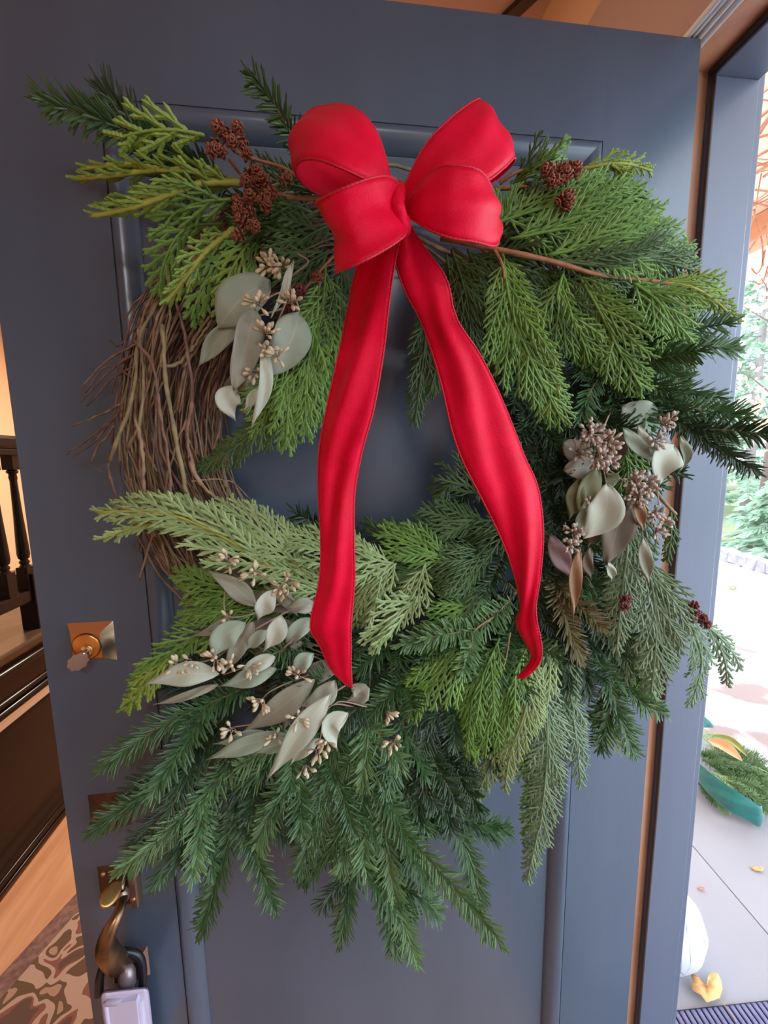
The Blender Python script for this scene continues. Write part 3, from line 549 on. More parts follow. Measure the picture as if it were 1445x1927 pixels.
def fir_axis(mb, sb, p, Ln, dens, roll, r=.0012):
    T, S_, N = frame(p, roll); seg = np.linalg.norm(np.diff(p, axis=0), axis=1); tot = seg.sum(); cum = np.concatenate([[0], np.cumsum(seg)])/tot
    sb.tube(p, np.linspace(r*1.2, r*.6, len(p)), 5)
    n = max(6, int(tot/.0034*dens)); O = []; Dd = []; Nn = []; LL = []
    for rank in (0, 1, 2, 3, 4):
        t = (np.arange(n)+rng.random(n)*.8)/n; t = t.clip(0, 1); f = lambda A: np.stack([np.interp(t, cum, A[:, i]) for i in range(3)], 1)
        o, tv, sv, nv = f(p), nrm(f(T)), nrm(f(S_)), nrm(f(N)); sg = 1 if rank % 2 else -1
        el = np.radians((8, 8, 42, 42, 80)[rank]+rng.normal(size=n)*14); ang = np.radians(np.where(t > .95, 30, 64)-16*t+rng.normal(size=n)*7)
        lat = sv*(sg*np.cos(el))[:, None]+nv*np.sin(el)[:, None]
        if rank == 4: 
            k = rng.random(n) < .2; o, tv, lat, ang, t, nv = o[k], tv[k], lat[k], ang[k]*.55, t[k], nv[k]
        d_ = nrm(tv*np.cos(ang)[:, None]+lat*np.sin(ang)[:, None]); O.append(o); Dd.append(d_); Nn.append(nv)
        LL.append(Ln*(.74 if rank > 1 else 1.12)*rng.uniform(.8, 1.12, len(o))*np.interp(t, [0, .12, .85, 1], [.75, 1, .9, .6]))
    O, Dd, Nn, LL = map(np.concatenate, (O, Dd, Nn, LL)); mb.add(*needle_block(O, Dd, Nn, LL, np.full(len(O), .0026)*rng.uniform(.85, 1.15, len(O))))
def fir(pts, c='fir', Ln=.023, sub=3, roll=None, dens=1., label=None):
    p = spline(PP(pts), 18); mb, sb = MB(), MB(); roll = rng.normal()*.3 if roll is None else roll
    fir_axis(mb, sb, p, Ln, dens, roll); tot = np.linalg.norm(np.diff(p, axis=0), axis=1).sum(); T, S_, N = frame(p, roll)
    for k in range(sub):
        t = .12+.62*(k+rng.random()*.6)/max(sub, 1); i = int(t*17); sg = 1 if k % 2 else -1; a = math.radians(rng.uniform(36, 52))
        dv = nrm(T[i]*math.cos(a)+S_[i]*sg*math.sin(a)+N[i]*rng.uniform(-.1, .2)); l = tot*(1-t)*rng.uniform(.5, .75)
        if l < .03: continue
        q = np.array([p[i]+dv*l*u+T[i]*l*.12*u*u+np.array([0, 0, -.06*l*u*u]) for u in np.linspace(0, 1, 10)]); fir_axis(mb, sb, q, Ln*.92, dens, roll+rng.normal()*.25, .0010)
    o = sb.build('fir_sprig', M_fstem, W_, loc=p[0], label=label); mb.build('needles', G[c], o, loc=p[0], smooth=False, kind='stuff')
def strips(mb, Pl, Nv, wd, mod):             # (k, n, 3) polylines of overlapping scales, all of one length
    k, n = Pl.shape[:2]; T = nrm(np.gradient(Pl, axis=1)); s = nrm(np.cross(T, Nv)); w_ = (wd[:, None]*mod[None])[..., None]
    V = np.stack([Pl-s*w_, Pl+Nv*w_*.55, Pl+s*w_], 2).reshape(-1, 3)
    b_ = (np.arange(k)[:, None]*n+np.arange(n-1)[None]).reshape(-1, 1)*3
    q = np.concatenate([b_+np.array([r]) for r in ((0, 3, 4, 1), (1, 4, 5, 2), (2, 5, 3, 0))]); mb.add(V, q)
M3 = np.array([.7, 1.1, .72, 1.05, .12]); M11 = np.array([1, 1.25, .85, 1.2, .82, 1.15, .8, 1.1, .75, 1., .1])
def cedar(pts, c='mid', wd=.05, dens=1., sz=1.12, roll=None, stem=0, droop=.1, start=.04, yel=None, ang=35, axis_w=.0016, label=None):
    p = spline(PP(pts), 30); roll = rng.normal()*.22 if roll is None else roll; T, S_, N = frame(p, roll)
    seg = np.linalg.norm(np.diff(p, axis=0), axis=1); tot = seg.sum(); cum = np.concatenate([[0], np.cumsum(seg)])/tot; mb = MB()
    n = max(8, int(tot/(.0052*sz)*dens)); lat = []; latN = []; latW = []; ter = []; terN = []; terW = []
    for k in range(n):
        t = start+(.985-start)*(k+.3*rng.random())/n; f = lambda A: np.array([np.interp(t, cum, A[:, i]) for i in range(3)])
        o, tv, sv, nv = f(p), nrm(f(T)), nrm(f(S_)), nrm(f(N)); sg = 1 if k % 2 else -1
        l = wd*min(1, (t-start)/.22+.25)**.6*(1-t)**.62*1.15*rng.uniform(.78, 1.12)+.006; a = math.radians(ang+rng.normal()*4-8*t)
        d0 = nrm(tv*math.cos(a)+sv*sg*math.sin(a)+nv*rng.normal()*.10); u = np.linspace(0, 1, 11)[:, None]
        P_ = o+d0*l*u+tv*l*.22*u*u-nv*l*droop*u*u*rng.uniform(.5, 1.5)+np.array([0, 0, -droop*.6*l])*u*u
        lat.append(P_); latN.append(np.repeat(nv[None], 11, 0)); latW.append(.0014*sz)
        m = int(l/(.0040*sz)*dens)
        for j_ in range(1, m):
            s_ = j_/m; i0 = s_*10; a0 = int(i0); fr = i0-a0; q0 = P_[a0]*(1-fr)+P_[min(a0+1, 10)]*fr; td = nrm(P_[min(a0+1, 10)]-P_[a0]); sd = nrm(np.cross(td, nv)); g = 1 if j_ % 2 else -1
            ll = min(.016*sz, l*.42)*(1-s_)**.55*rng.uniform(.8, 1.15)+.0025; aa = math.radians(33+rng.normal()*4); e = nrm(td*math.cos(aa)+sd*g*math.sin(aa))
            u5 = np.linspace(0, 1, 5)[:, None]; ter.append(q0+e*ll*u5+td*ll*.2*u5*u5); terN.append(np.repeat(nv[None], 5, 0)); terW.append(.00116*sz)
    strips(mb, np.array(lat), np.array(latN), np.array(latW), M11)
    if ter: strips(mb, np.array(ter), np.array(terN), np.array(terW), M3)
    sb = MB(); ax = spline(p, 25); mod = np.where(np.arange(25) % 2, 1.15, .85); mod[-1] = .2; ns = int(25*stem)
    r_ = np.linspace(axis_w*1.1, axis_w*.7, 25)*mod; sb.tube(ax, r_, 6)
    o = sb.build('cedar_sprig', M_stem if stem else G[yel or c], W_, loc=p[0], label=label); mb.build('scale_leaves', G[c], o, loc=p[0], smooth=False, kind='stuff')
def stem(pts, m=M_stem, r0=.0024, r1=.0014):
    p = spline(PP(pts), 20); MB().tube(p, np.linspace(r0, r1, 20)*(1+.15*(np.arange(20) % 3 == 0)), 7).build('woody_stem', m, W_)
# eucalyptus
def euc(px0, stems, leaves, seeds, sm=M_seed, label=None):
    mb = MB(); 
    for s_ in stems: mb.tube(spline(PP(s_), 16), np.linspace(.0012, .0007, 16), 6)
    E_ = mb.build('eucalyptus_sprig', M_sstem, W_, loc=P(*px0), label=label)
    for c, wpx, pts, *o_ in leaves:
        fold, tw = (o_+[.25, 0.])[:2] if len(o_) < 2 else o_[:2]
        p = spline(PP([(a_, b_, c_+.012) for a_, b_, c_ in pts]), 15); T, S_, N = frame(p, tw); z = FPX/abs((p.mean(0)-CAM)@_F); hw = wpx*.5/z
        t = np.linspace(0, 1, 15); wv = hw*np.clip(np.sin(PI*np.clip(t, 0, 1)**(.85 if wpx > 52 else .72)), 0, None)**(.8 if wpx > 52 else 1.12)+.0006*(1-t); v = np.linspace(-1, 1, 9)
        sw = 1.0+.10*np.sin(7*t+rng.uniform(0, 6)); 
        Gd = np.array([[p[i]+S_[i]*wv[i]*sw[i]*x+N[i]*(abs(x)**1.3*wv[i]*fold+.0015*math.sin(9*t[i]+3*x)) for x in v] for i in range(15)])
        uv = np.array([[(x*.5+.5, t_) for x in v] for t_ in t]).reshape(-1, 2)
        m_, n_ = 15, 9; ii = np.arange(m_-1)[:, None]*n_; jj_ = np.arange(n_-1)[None]; q = np.stack([ii+jj_, ii+jj_+1, ii+n_+jj_+1, ii+n_+jj_], -1).reshape(-1, 4)
        lf = ob('leaf', Gd.reshape(-1, 3), [q], L[c], E_, loc=p[0], uv=uv); s2 = lf.modifiers.new('solid', 'SOLIDIFY'); s2.thickness = .0005
    for (sx, sy, sd), rpx, n in seeds:
        c = P(sx, sy, sd+.014); z = FPX/abs((c-CAM)@_F); R0 = rpx/z; mb = MB(); st = MB()
        for k in range(n):
            dv = rng.normal(size=3); dv[1] = -abs(dv[1])*.8-.15; dv = nrm(dv); R_ = R0*rng.uniform(.45, 1); b0 = c+dv*R_*.55; b1 = b0+dv*(.0066 if sm is M_seedd else .0085)*rng.uniform(.8, 1.25)
            st.tube(np.array([c+np.array([0, .002, 0]), c+dv*R_*.25+rng.normal(size=3)*.001, b0]), .00055, 4)
            u = np.array([0, .2, .5, .8, 1.]); mb.tube(b0+(b1-b0)*u[:, None], np.array([.0006, .0011, .0020, .0018, .0005])*rng.uniform(.85, 1.2), 6)
        bo = st.build('seed_stalks', M_sstem, E_, loc=c, kind='stuff'); mb.build('seed_buds', sm, E_, loc=c, kind='stuff')
# cones share one mesh per colour
def cone_mesh(name, m):
    mb = MB()
    for k, (n, el, l, z) in enumerate(((5, 10, .0078, .001), (6, 32, .0085, .003), (5, 55, .0080, .0055), (4, 74, .0062, .0075))):
        for i in range(n):
            a = 2*PI*(i+.5*(k % 2))/n+rng.normal()*.08; e = math.radians(el+rng.normal()*6); d_ = np.array([math.cos(a)*math.cos(e), math.sin(a)*math.cos(e), math.sin(e)]); s_ = np.array([-math.sin(a), math.cos(a), 0]); u_ = np.cross(d_, s_)
            Gd = np.array([[np.array([0, 0, z])+d_*l*t+s_*w_*x-u_*(.0012*t*t*3*(1 if True else 0))*(1-x*x)*.6-u_*.0004 for x in (-1, 0, 1)] for t, w_ in ((.05, .0008), (.4, .0022), (.75, .0026), (1., .0008))])
            mb.grid(Gd)
    mb.tube(np.array([(0, 0, -.002), (0, 0, .008)]), .0012, 5)
    V = np.concatenate(mb.V); me = mesh_np(name, V, [np.concatenate(f) for f in mb.F.values()], m); return me
CM = {'r': cone_mesh('cedar_cone', M_cone), 'c': cone_mesh('cedar_cone_crimson', M_coneb)}
def cone(x, y, d, c='r', s=1.):
    p = P(x, y, d); o = bpy.data.objects.new('cedar_cone', CM[c]); link(o, W_, p)
    v = nrm(nrm(CAM-p)+rng.normal(size=3)*.55); o.rotation_mode = 'QUATERNION'; o.rotation_quaternion = Vector(v).to_track_quat('Z', 'Y'); o.scale = [s*rng.uniform(.95, 1.2)]*3
    s2 = o.modifiers.new('solid', 'SOLIDIFY'); s2.thickness = .0009

# --- filler greenery around the ring: lies lower, gives the mass its depth
def fill(n, a0, a1, r0, r1, kinds, ln, d0=.018, d1=.055, fl=(15, 70), cc=None):
    for k in range(n):
        a = a0+(a1-a0)*(k+rng.random())/n; r_ = rng.uniform(r0, r1); b0 = rp(r_, a, rng.uniform(d0, d1)); th = math.radians(a+rng.uniform(*fl)); l = rng.uniform(*ln); dd = b0[2]
        q = [b0, (b0[0]+.5*l*math.cos(th), b0[1]+.5*l*math.sin(th), dd+rng.uniform(0, .02)), (b0[0]+l*math.cos(th+.12), b0[1]+l*math.sin(th+.12), max(.012, dd-rng.uniform(0, .015)))]
        kd = kinds[rng.integers(len(kinds))]
        if kd.startswith('fir'): fir(q, kd, sub=2, dens=.8)
        else: cedar(q, kd, wd=rng.uniform(.035, .05), dens=.8)
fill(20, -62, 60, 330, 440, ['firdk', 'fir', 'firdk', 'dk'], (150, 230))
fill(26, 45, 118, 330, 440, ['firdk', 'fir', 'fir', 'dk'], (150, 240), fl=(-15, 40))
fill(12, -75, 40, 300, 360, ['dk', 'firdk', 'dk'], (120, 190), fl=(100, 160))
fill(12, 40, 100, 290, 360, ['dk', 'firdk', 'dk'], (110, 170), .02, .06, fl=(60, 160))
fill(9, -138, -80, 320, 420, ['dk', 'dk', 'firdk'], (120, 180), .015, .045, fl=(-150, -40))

# --- sprigs one by one, upper left
fir([(345, 300, .06), (270, 262, .07), (205, 232, .075), (78, 188, .07)], 'fir', .026, sub=0, roll=.1)
fir([(330, 285, .055), (270, 245, .06), (190, 168, .055)], 'firdk', .027, sub=0)
fir([(400, 330, .05), (330, 300, .05), (270, 285, .05)], 'firdk', .025, sub=2)
fir([(430, 350, .045), (360, 320, .045), (300, 330, .04)], 'firdk', .024, sub=2)
fir([(600, 320, .06), (548, 250, .075), (515, 195, .08), (472, 142, .08)], 'fir', .021, sub=0, roll=.4)
cedar([(385, 255, .09), (330, 245, .095), (270, 248, .095), (216, 262, .09)], 'lime', .036, sz=1.9, droop=-.05, axis_w=.0018, roll=.1)
cedar([(455, 345, .07), (380, 326, .09), (300, 320, .10), (215, 330, .10), (134, 337, .095)], 'lime', .024, sz=1.7, yel='yel', axis_w=.0030, droop=.3, roll=.9)
cedar([(300, 320, .10), (240, 310, .10), (150, 318, .095)], 'lime', .012, sz=1.7, yel='yel', axis_w=.0028, roll=.8)
cedar([(455, 345, .08), (385, 345, .10), (310, 368, .105), (250, 390, .105), (168, 408, .10)], 'lime', .030, sz=1.7, yel='yel', axis_w=.0034, droop=.4, roll=.8)
cedar([(310, 365, .10), (240, 375, .10), (190, 388, .095)], 'lime', .016, sz=1.7, yel='yel', axis_w=.0028, roll=.8)
cedar([(435, 375, .09), (380, 380, .095), (330, 400, .09), (300, 440, .085)], 'mid', .034, sz=1.6)
cedar([(440, 430, .08), (390, 470, .095), (350, 520, .10), (310, 572, .095)], 'lime', .028, sz=1.5, yel='yel', axis_w=.0030, roll=.7)
cedar([(420, 420, .07), (350, 430, .08), (310, 490, .08), (298, 560, .075)], 'mid', .030, sz=1.5)
cedar([(445, 445, .075), (410, 490, .085), (380, 540, .085), (358, 605, .08)], 'mid', .032, sz=1.5)
cedar([(470, 450, .07), (440, 500, .08), (420, 545, .08), (408, 590, .075)], 'lime', .026, sz=1.4)
cedar([(500, 440, .06), (470, 470, .07), (440, 520, .07)], 'mid', .04)
cedar([(600, 395, .06), (540, 420, .075), (480, 440, .075), (440, 475, .07)], 'dk', .045)
cedar([(625, 420, .06), (570, 450, .07), (520, 500, .065)], 'dk', .045)
cedar([(560, 380, .055), (500, 390, .06), (430, 400, .06)], 'dk', .04)
cedar([(600, 360, .05), (540, 345, .05), (470, 330, .05)], 'dk', .035)
cedar([(620, 470, .06), (570, 500, .07), (540, 530, .07)], 'dk', .04)
stem([(610, 374, .085), (540, 370, .09), (470, 345, .085), (430, 300, .085)])
stem([(600, 366, .07), (540, 320, .075), (480, 300, .075), (440, 285, .08)])
stem([(640, 470, .07), (610, 500, .085), (560, 560, .08)], r0=.0018, r1=.0012)
for x, y in ((408, 268), (428, 248), (448, 240), (452, 262), (395, 285), (420, 290), (436, 270), (412, 240), (458, 292), (470, 318), (485, 330), (462, 340), (480, 352), (500, 345), (512, 362), (448, 378), (470, 378), (492, 372), (498, 395), (478, 400), (452, 398), (508, 382), (462, 425), (458, 440), (474, 425)): cone(x, y, .104, s=.82)
cone(526, 334, .08); cone(596, 522, .09, s=.85); cone(566, 547, .09, 'c', .85); cone(548, 578, .085, 'c', .9); cone(553, 598, .08, 'c', .9)
# cedar hanging below the bow on the left
cedar([(612, 500, .07), (606, 600, .085), (600, 700, .085), (612, 800, .08)], 'mid', .045, droop=.15)
cedar([(590, 560, .075), (560, 650, .09), (545, 740, .09), (537, 845, .085)], 'mid', .050, droop=.15)
cedar([(600, 540, .075), (585, 640, .09), (575, 740, .09), (577, 825, .085)], 'mid', .045)
cedar([(630, 520, .065), (640, 600, .075), (632, 700, .075), (636, 765, .07)], 'dk', .04)
cedar([(560, 680, .08), (520, 730, .09), (495, 790, .085), (488, 825, .08)], 'mid', .04)
cedar([(540, 720, .08), (490, 800, .08), (430, 850, .075), (370, 885, .07)], 'dk', .032)
cedar([(640, 480, .05), (640, 580, .06), (620, 640, .06)], 'dk', .04)
euc((560, 490, .09), [[(552, 492, .10), (540, 560, .105), (510, 640, .105), (500, 690, .10)], [(545, 545, .105), (515, 555, .105), (490, 572, .10)], [(560, 478, .09), (580, 492, .09), (548, 520, .085)], [(545, 540, .10), (562, 580, .10), (560, 595, .10)], [(535, 580, .10), (470, 600, .095)]],
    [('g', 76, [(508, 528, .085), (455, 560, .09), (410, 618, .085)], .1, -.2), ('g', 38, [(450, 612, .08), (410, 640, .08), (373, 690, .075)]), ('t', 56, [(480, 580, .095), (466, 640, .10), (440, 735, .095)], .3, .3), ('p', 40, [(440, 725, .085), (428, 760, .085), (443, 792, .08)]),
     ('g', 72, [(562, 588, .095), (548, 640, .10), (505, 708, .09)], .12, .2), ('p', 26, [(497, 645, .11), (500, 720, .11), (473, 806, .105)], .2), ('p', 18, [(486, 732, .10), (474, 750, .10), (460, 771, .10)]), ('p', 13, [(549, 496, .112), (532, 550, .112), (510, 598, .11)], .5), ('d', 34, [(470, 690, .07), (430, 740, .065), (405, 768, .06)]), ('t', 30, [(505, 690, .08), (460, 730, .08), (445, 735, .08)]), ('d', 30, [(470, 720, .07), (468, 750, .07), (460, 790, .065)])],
    [((506, 500, .10), 26, 12), ((530, 502, .10), 26, 12), ((484, 572, .115), 26, 11), ((548, 572, .11), 24, 10), ((500, 628, .115), 24, 11), ((522, 670, .112), 22, 9), ((502, 660, .108), 20, 8), ((480, 700, .085), 22, 9)], label='grey green eucalyptus with cream seeds, upper left')

# --- lower left
cedar([(570, 1095, .08), (500, 1062, .10), (410, 1005, .11), (310, 966, .11), (178, 964, .10)], 'pale', .060, sz=1.25, dens=.85, ang=26, yel='yel', axis_w=.0022, roll=0)
cedar([(430, 1015, .10), (330, 985, .105), (260, 990, .10), (188, 1015, .10)], 'pale', .030, sz=1.25, dens=.85, ang=24, yel='yel', axis_w=.0018)
cedar([(600, 1100, .07), (540, 1040, .09), (480, 990, .095), (410, 945, .09)], 'pale', .05, axis_w=.0018)
cedar([(430, 1005, .10), (350, 955, .10), (255, 935, .095)], 'pale', .034, sz=1.3, ang=25)
cedar([(720, 1080, .07), (650, 1050, .09), (590, 1020, .09), (530, 1010, .085)], 'pale', .045)
cedar([(640, 1120, .085), (580, 1095, .095), (530, 1080, .09), (490, 1080, .09)], 'pale', .04)
cedar([(610, 1150, .08), (560, 1115, .09), (510, 1120, .09)], 'pale', .042)
cedar([(650, 1000, .05), (600, 1010, .06), (540, 1000, .06)], 'dk', .04)
cedar([(560, 1130, .07), (470, 1110, .085), (400, 1100, .085), (330, 1080, .08)], 'mid', .045)
cedar([(540, 1150, .07), (450, 1140, .085), (380, 1140, .085), (340, 1160, .08)], 'mid', .042)
cedar([(530, 1150, .07), (420, 1170, .085), (330, 1220, .085), (270, 1280, .08), (232, 1342, .075)], 'mid', .038, sz=1.35)
cedar([(330, 1225, .08), (285, 1270, .085), (250, 1290, .08)], 'lime', .028)
cedar([(300, 1250, .08), (265, 1300, .085), (234, 1340, .08)], 'lime', .020, sz=1.6)
cedar([(740, 1060, .08), (700, 1050, .095), (660, 1020, .09)], 'pale', .045); cedar([(745, 1060, .08), (710, 1090, .095), (665, 1130, .09)], 'pale', .05)
cedar([(730, 1065, .07), (690, 1120, .085), (670, 1180, .08)], 'pale', .04)
cedar([(860, 1060, .07), (790, 1030, .075), (720, 1000, .07)], 'mid', .045); cedar([(850, 1080, .06), (780, 1070, .07), (700, 1060, .06)], 'dk', .045)
stem([(540, 1075, .085), (500, 1064, .105), (470, 1058, .10)], r0=.0022)
euc((590, 1200, .07), [[(590, 1160, .09), (540, 1120, .11), (480, 1075, .11), (430, 1050, .105)], [(560, 1140, .10), (470, 1190, .115), (400, 1240, .115), (330, 1250, .11)], [(545, 1130, .10), (430, 1160, .115), (425, 1080, .11)], [(580, 1170, .10), (520, 1230, .11), (420, 1270, .11)]],
    [('t', 32, [(482, 1140, .10), (435, 1100, .105), (385, 1070, .10)]), ('p', 34, [(516, 1110, .12), (500, 1135, .125), (484, 1168, .12)], .35), ('t', 30, [(592, 1140, .10), (565, 1140, .105), (538, 1143, .10)]), ('g', 46, [(462, 1172, .12), (425, 1195, .125), (398, 1242, .12)], .1), ('p', 34, [(528, 1157, .125), (520, 1190, .13), (496, 1226, .125)], .25),
     ('t', 34, [(476, 1170, .105), (450, 1215, .11), (422, 1267, .105)]), ('g', 26, [(502, 1186, .11), (480, 1205, .115), (463, 1222, .11)]), ('p', 40, [(412, 1268, .125), (350, 1268, .13), (270, 1288, .125)], .08), ('p', 30, [(518, 1236, .115), (485, 1250, .12), (448, 1272, .115)]), ('g', 32, [(520, 1258, .115), (470, 1275, .12), (412, 1292, .115)]), ('t', 16, [(410, 1288, .10), (350, 1310, .105), (289, 1326, .10)]), ('t', 18, [(440, 1160, .09), (400, 1185, .09), (360, 1198, .085)]),
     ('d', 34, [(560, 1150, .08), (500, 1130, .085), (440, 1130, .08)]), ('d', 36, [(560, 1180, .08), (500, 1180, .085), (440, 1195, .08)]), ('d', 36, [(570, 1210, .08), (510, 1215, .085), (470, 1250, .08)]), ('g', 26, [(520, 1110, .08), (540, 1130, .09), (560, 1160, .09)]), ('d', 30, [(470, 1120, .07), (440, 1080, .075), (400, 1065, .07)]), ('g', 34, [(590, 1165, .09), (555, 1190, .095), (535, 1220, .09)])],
    [((430, 1052, .11), 26, 10), ((480, 1078, .115), 26, 10), ((530, 1105, .11), 26, 10), ((335, 1252, .12), 24, 9), ((360, 1246, .12), 20, 7), ((405, 1238, .125), 28, 12), ((432, 1250, .12), 22, 8), ((545, 1095, .105), 22, 8), ((470, 1250, .115), 24, 8), ((430, 1165, .11), 22, 7)], label='grey green eucalyptus with tan seeds, upper cluster at lower left')
euc((640, 1270, .08), [[(650, 1290, .09), (600, 1320, .115), (540, 1350, .12), (430, 1370, .11)], [(600, 1270, .10), (560, 1340, .12), (570, 1420, .12)], [(670, 1330, .09), (620, 1330, .12), (600, 1400, .12)], [(580, 1270, .10), (510, 1300, .115), (490, 1320, .11)], [(690, 1330, .10), (640, 1320, .12), (620, 1330, .12)]],
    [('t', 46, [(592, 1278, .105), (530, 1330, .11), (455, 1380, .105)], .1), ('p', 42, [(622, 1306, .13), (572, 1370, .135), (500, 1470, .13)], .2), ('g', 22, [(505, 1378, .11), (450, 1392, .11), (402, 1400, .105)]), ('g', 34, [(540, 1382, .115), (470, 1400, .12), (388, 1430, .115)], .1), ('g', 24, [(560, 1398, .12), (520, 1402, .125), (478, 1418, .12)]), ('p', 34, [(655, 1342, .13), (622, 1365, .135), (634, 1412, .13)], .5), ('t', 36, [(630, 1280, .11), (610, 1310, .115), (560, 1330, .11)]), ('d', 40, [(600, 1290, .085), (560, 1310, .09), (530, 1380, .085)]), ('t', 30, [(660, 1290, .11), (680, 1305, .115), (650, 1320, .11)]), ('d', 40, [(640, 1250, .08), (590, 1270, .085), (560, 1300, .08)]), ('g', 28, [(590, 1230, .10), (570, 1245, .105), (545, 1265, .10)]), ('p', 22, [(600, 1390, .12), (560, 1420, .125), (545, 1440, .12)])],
    [((492, 1318, .12), 28, 12), ((560, 1270, .12), 26, 8), ((436, 1372, .12), 24, 8), ((600, 1408, .135), 24, 9), ((615, 1392, .135), 20, 8), ((560, 1350, .13), 26, 8), ((728, 1340, .12), 18, 7), ((740, 1395, .12), 24, 9), ((575, 1440, .12), 22, 6), ((520, 1385, .12), 22, 7)], label='broad grey eucalyptus leaves with tan seeds, lower cluster at lower left')

# --- firs fanning out below
FL = [([(470, 1290, .06), (380, 1330, .085), (290, 1375, .09), (190, 1447, .085)], 'fir', 1), ([(430, 1360, .06), (340, 1420, .075), (285, 1460, .075), (238, 1500, .07)], 'firdk', 1), ([(420, 1400, .06), (330, 1460, .08), (250, 1510, .085), (172, 1565, .08)], 'fir', 0),
      ([(450, 1420, .06), (370, 1510, .08), (300, 1580, .085), (222, 1640, .08)], 'firlt', 1), ([(440, 1430, .06), (370, 1530, .08), (330, 1600, .08), (290, 1672, .075)], 'fir', 1), ([(470, 1440, .06), (440, 1540, .07), (410, 1650, .07), (376, 1760, .065)], 'fir', 1),
      ([(500, 1430, .06), (455, 1490, .07), (430, 1560, .07)], 'firdk', 3), ([(600, 1380, .08), (520, 1400, .10), (440, 1450, .10)], 'firlt', 0), ([(400, 1320, .05), (350, 1300, .055), (310, 1290, .05)], 'firdk', 2), ([(440, 1310, .06), (400, 1380, .07), (350, 1430, .07)], 'firdk', 2),
      ([(580, 1420, .07), (540, 1480, .09), (490, 1570, .09)], 'fir', 2), ([(610, 1400, .07), (600, 1500, .09), (585, 1570, .09), (560, 1650, .08)], 'fir', 1), ([(640, 1390, .07), (620, 1480, .09), (590, 1600, .09)], 'fir', 2), ([(560, 1450, .06), (520, 1500, .07), (470, 1530, .07)], 'firdk', 2),
      ([(690, 1380, .07), (680, 1500, .09), (665, 1620, .09), (640, 1775, .08)], 'fir', 3), ([(710, 1450, .08), (725, 1580, .10), (745, 1690, .10), (785, 1815, .09)], 'firlt', 1), ([(715, 1560, .08), (725, 1680, .09), (748, 1800, .085)], 'fir', 1), ([(735, 1680, .09), (780, 1680, .095), (828, 1722, .09)], 'fir', 0),
      ([(690, 1600, .08), (650, 1650, .085), (605, 1705, .08)], 'firdk', 1), ([(760, 1430, .07), (740, 1540, .08), (700, 1640, .08)], 'fir', 3), ([(800, 1440, .07), (850, 1540, .08), (885, 1620, .08), (905, 1715, .075)], 'fir', 1), ([(810, 1470, .07), (870, 1530, .075), (938, 1582, .07)], 'firdk', 1),
      ([(760, 1350, .08), (750, 1430, .095), (720, 1500, .10)], 'fir', 3), ([(680, 1320, .08), (690, 1400, .10), (680, 1480, .10)], 'firlt', 2), ([(800, 1380, .07), (800, 1460, .085), (780, 1540, .085)], 'firdk', 3), ([(840, 1400, .06), (830, 1480, .07), (800, 1560, .07)], 'firdk', 3), ([(620, 1280, .07), (640, 1350, .085), (620, 1430, .085)], 'fir', 2), ([(700, 1240, .07), (690, 1320, .09), (660, 1390, .09)], 'firdk', 3), ([(560, 1210, .08), (530, 1225, .11), (500, 1232, .11)], 'fir', 0), ([(640, 1260, .07), (590, 1290, .11), (555, 1300, .11)], 'fir', 0),
      ([(780, 1260, .07), (740, 1300, .10), (700, 1340, .10)], 'fir', 2), ([(860, 1290, .07), (820, 1350, .09), (790, 1420, .09)], 'firdk', 3), ([(900, 1340, .06), (880, 1420, .07), (850, 1500, .07)], 'firdk', 3), ([(480, 1450, .06), (500, 1540, .07), (545, 1580, .07)], 'firdk', 2), ([(660, 1480, .08), (640, 1560, .095), (620, 1600, .095)], 'fir', 2), ([(700, 1500, .08), (660, 1570, .095), (640, 1640, .09)], 'firlt', 2), ([(740, 1500, .08), (770, 1570, .09), (790, 1640, .085)], 'fir', 2), ([(560, 1340, .07), (500, 1440, .085), (455, 1475, .085)], 'fir', 2), ([(380, 1470, .06), (310, 1530, .075), (250, 1600, .07)], 'firdk', 1), ([(540, 1460, .07), (500, 1540, .09), (485, 1600, .085)], 'firlt', 0), ([(1, 1, 1)], '', 0)]
for pts, c, sb in FL:
    if len(pts) > 1: fir(pts, c, .024, sb)
# --- middle of the lower side, under and between the tails
cedar([(800, 1120, .09), (750, 1150, .11), (695, 1215, .11)], 'pale', .045, sz=1.4); cedar([(800, 1060, .08), (780, 1110, .10), (730, 1170, .10)], 'pale', .04)
cedar([(900, 1180, .09), (850, 1240, .11), (800, 1290, .11), (765, 1340, .105)], 'mid', .055); cedar([(940, 1200, .08), (900, 1290, .10), (870, 1360, .10), (880, 1420, .09)], 'mid', .055)
cedar([(930, 1040, .06), (870, 1060, .08), (820, 1090, .08)], 'dk', .05); cedar([(940, 1080, .06), (890, 1110, .08), (830, 1160, .08)], 'dk', .05); cedar([(920, 980, .05), (850, 980, .06), (790, 1000, .06)], 'dk', .05)
cedar([(900, 930, .05), (860, 900, .05), (830, 930, .045)], 'dk', .04); cedar([(930, 1130, .07), (860, 1150, .09), (800, 1190, .09)], 'mid', .045)
fir([(960, 1130, .07), (900, 1180, .10), (840, 1190, .11), (750, 1215, .10)], 'firlt', .022, 1); fir([(880, 1185, .10), (850, 1192, .115), (800, 1200, .115)], 'firlt', .02, 0)
fir([(900, 1220, .07), (850, 1200, .10), (790, 1240, .10)], 'fir', .023, 2); fir([(720, 1150, .06), (690, 1190, .08), (660, 1230, .08)], 'firdk', .023, 2); fir([(760, 1190, .06), (710, 1230, .09), (670, 1260, .09)], 'fir', .023, 2); fir([(960, 1180, .06), (940, 1260, .09), (910, 1330, .09)], 'fir', .023, 2); fir([(870, 1090, .05), (800, 1130, .07), (750, 1140, .07)], 'firdk', .022, 2)
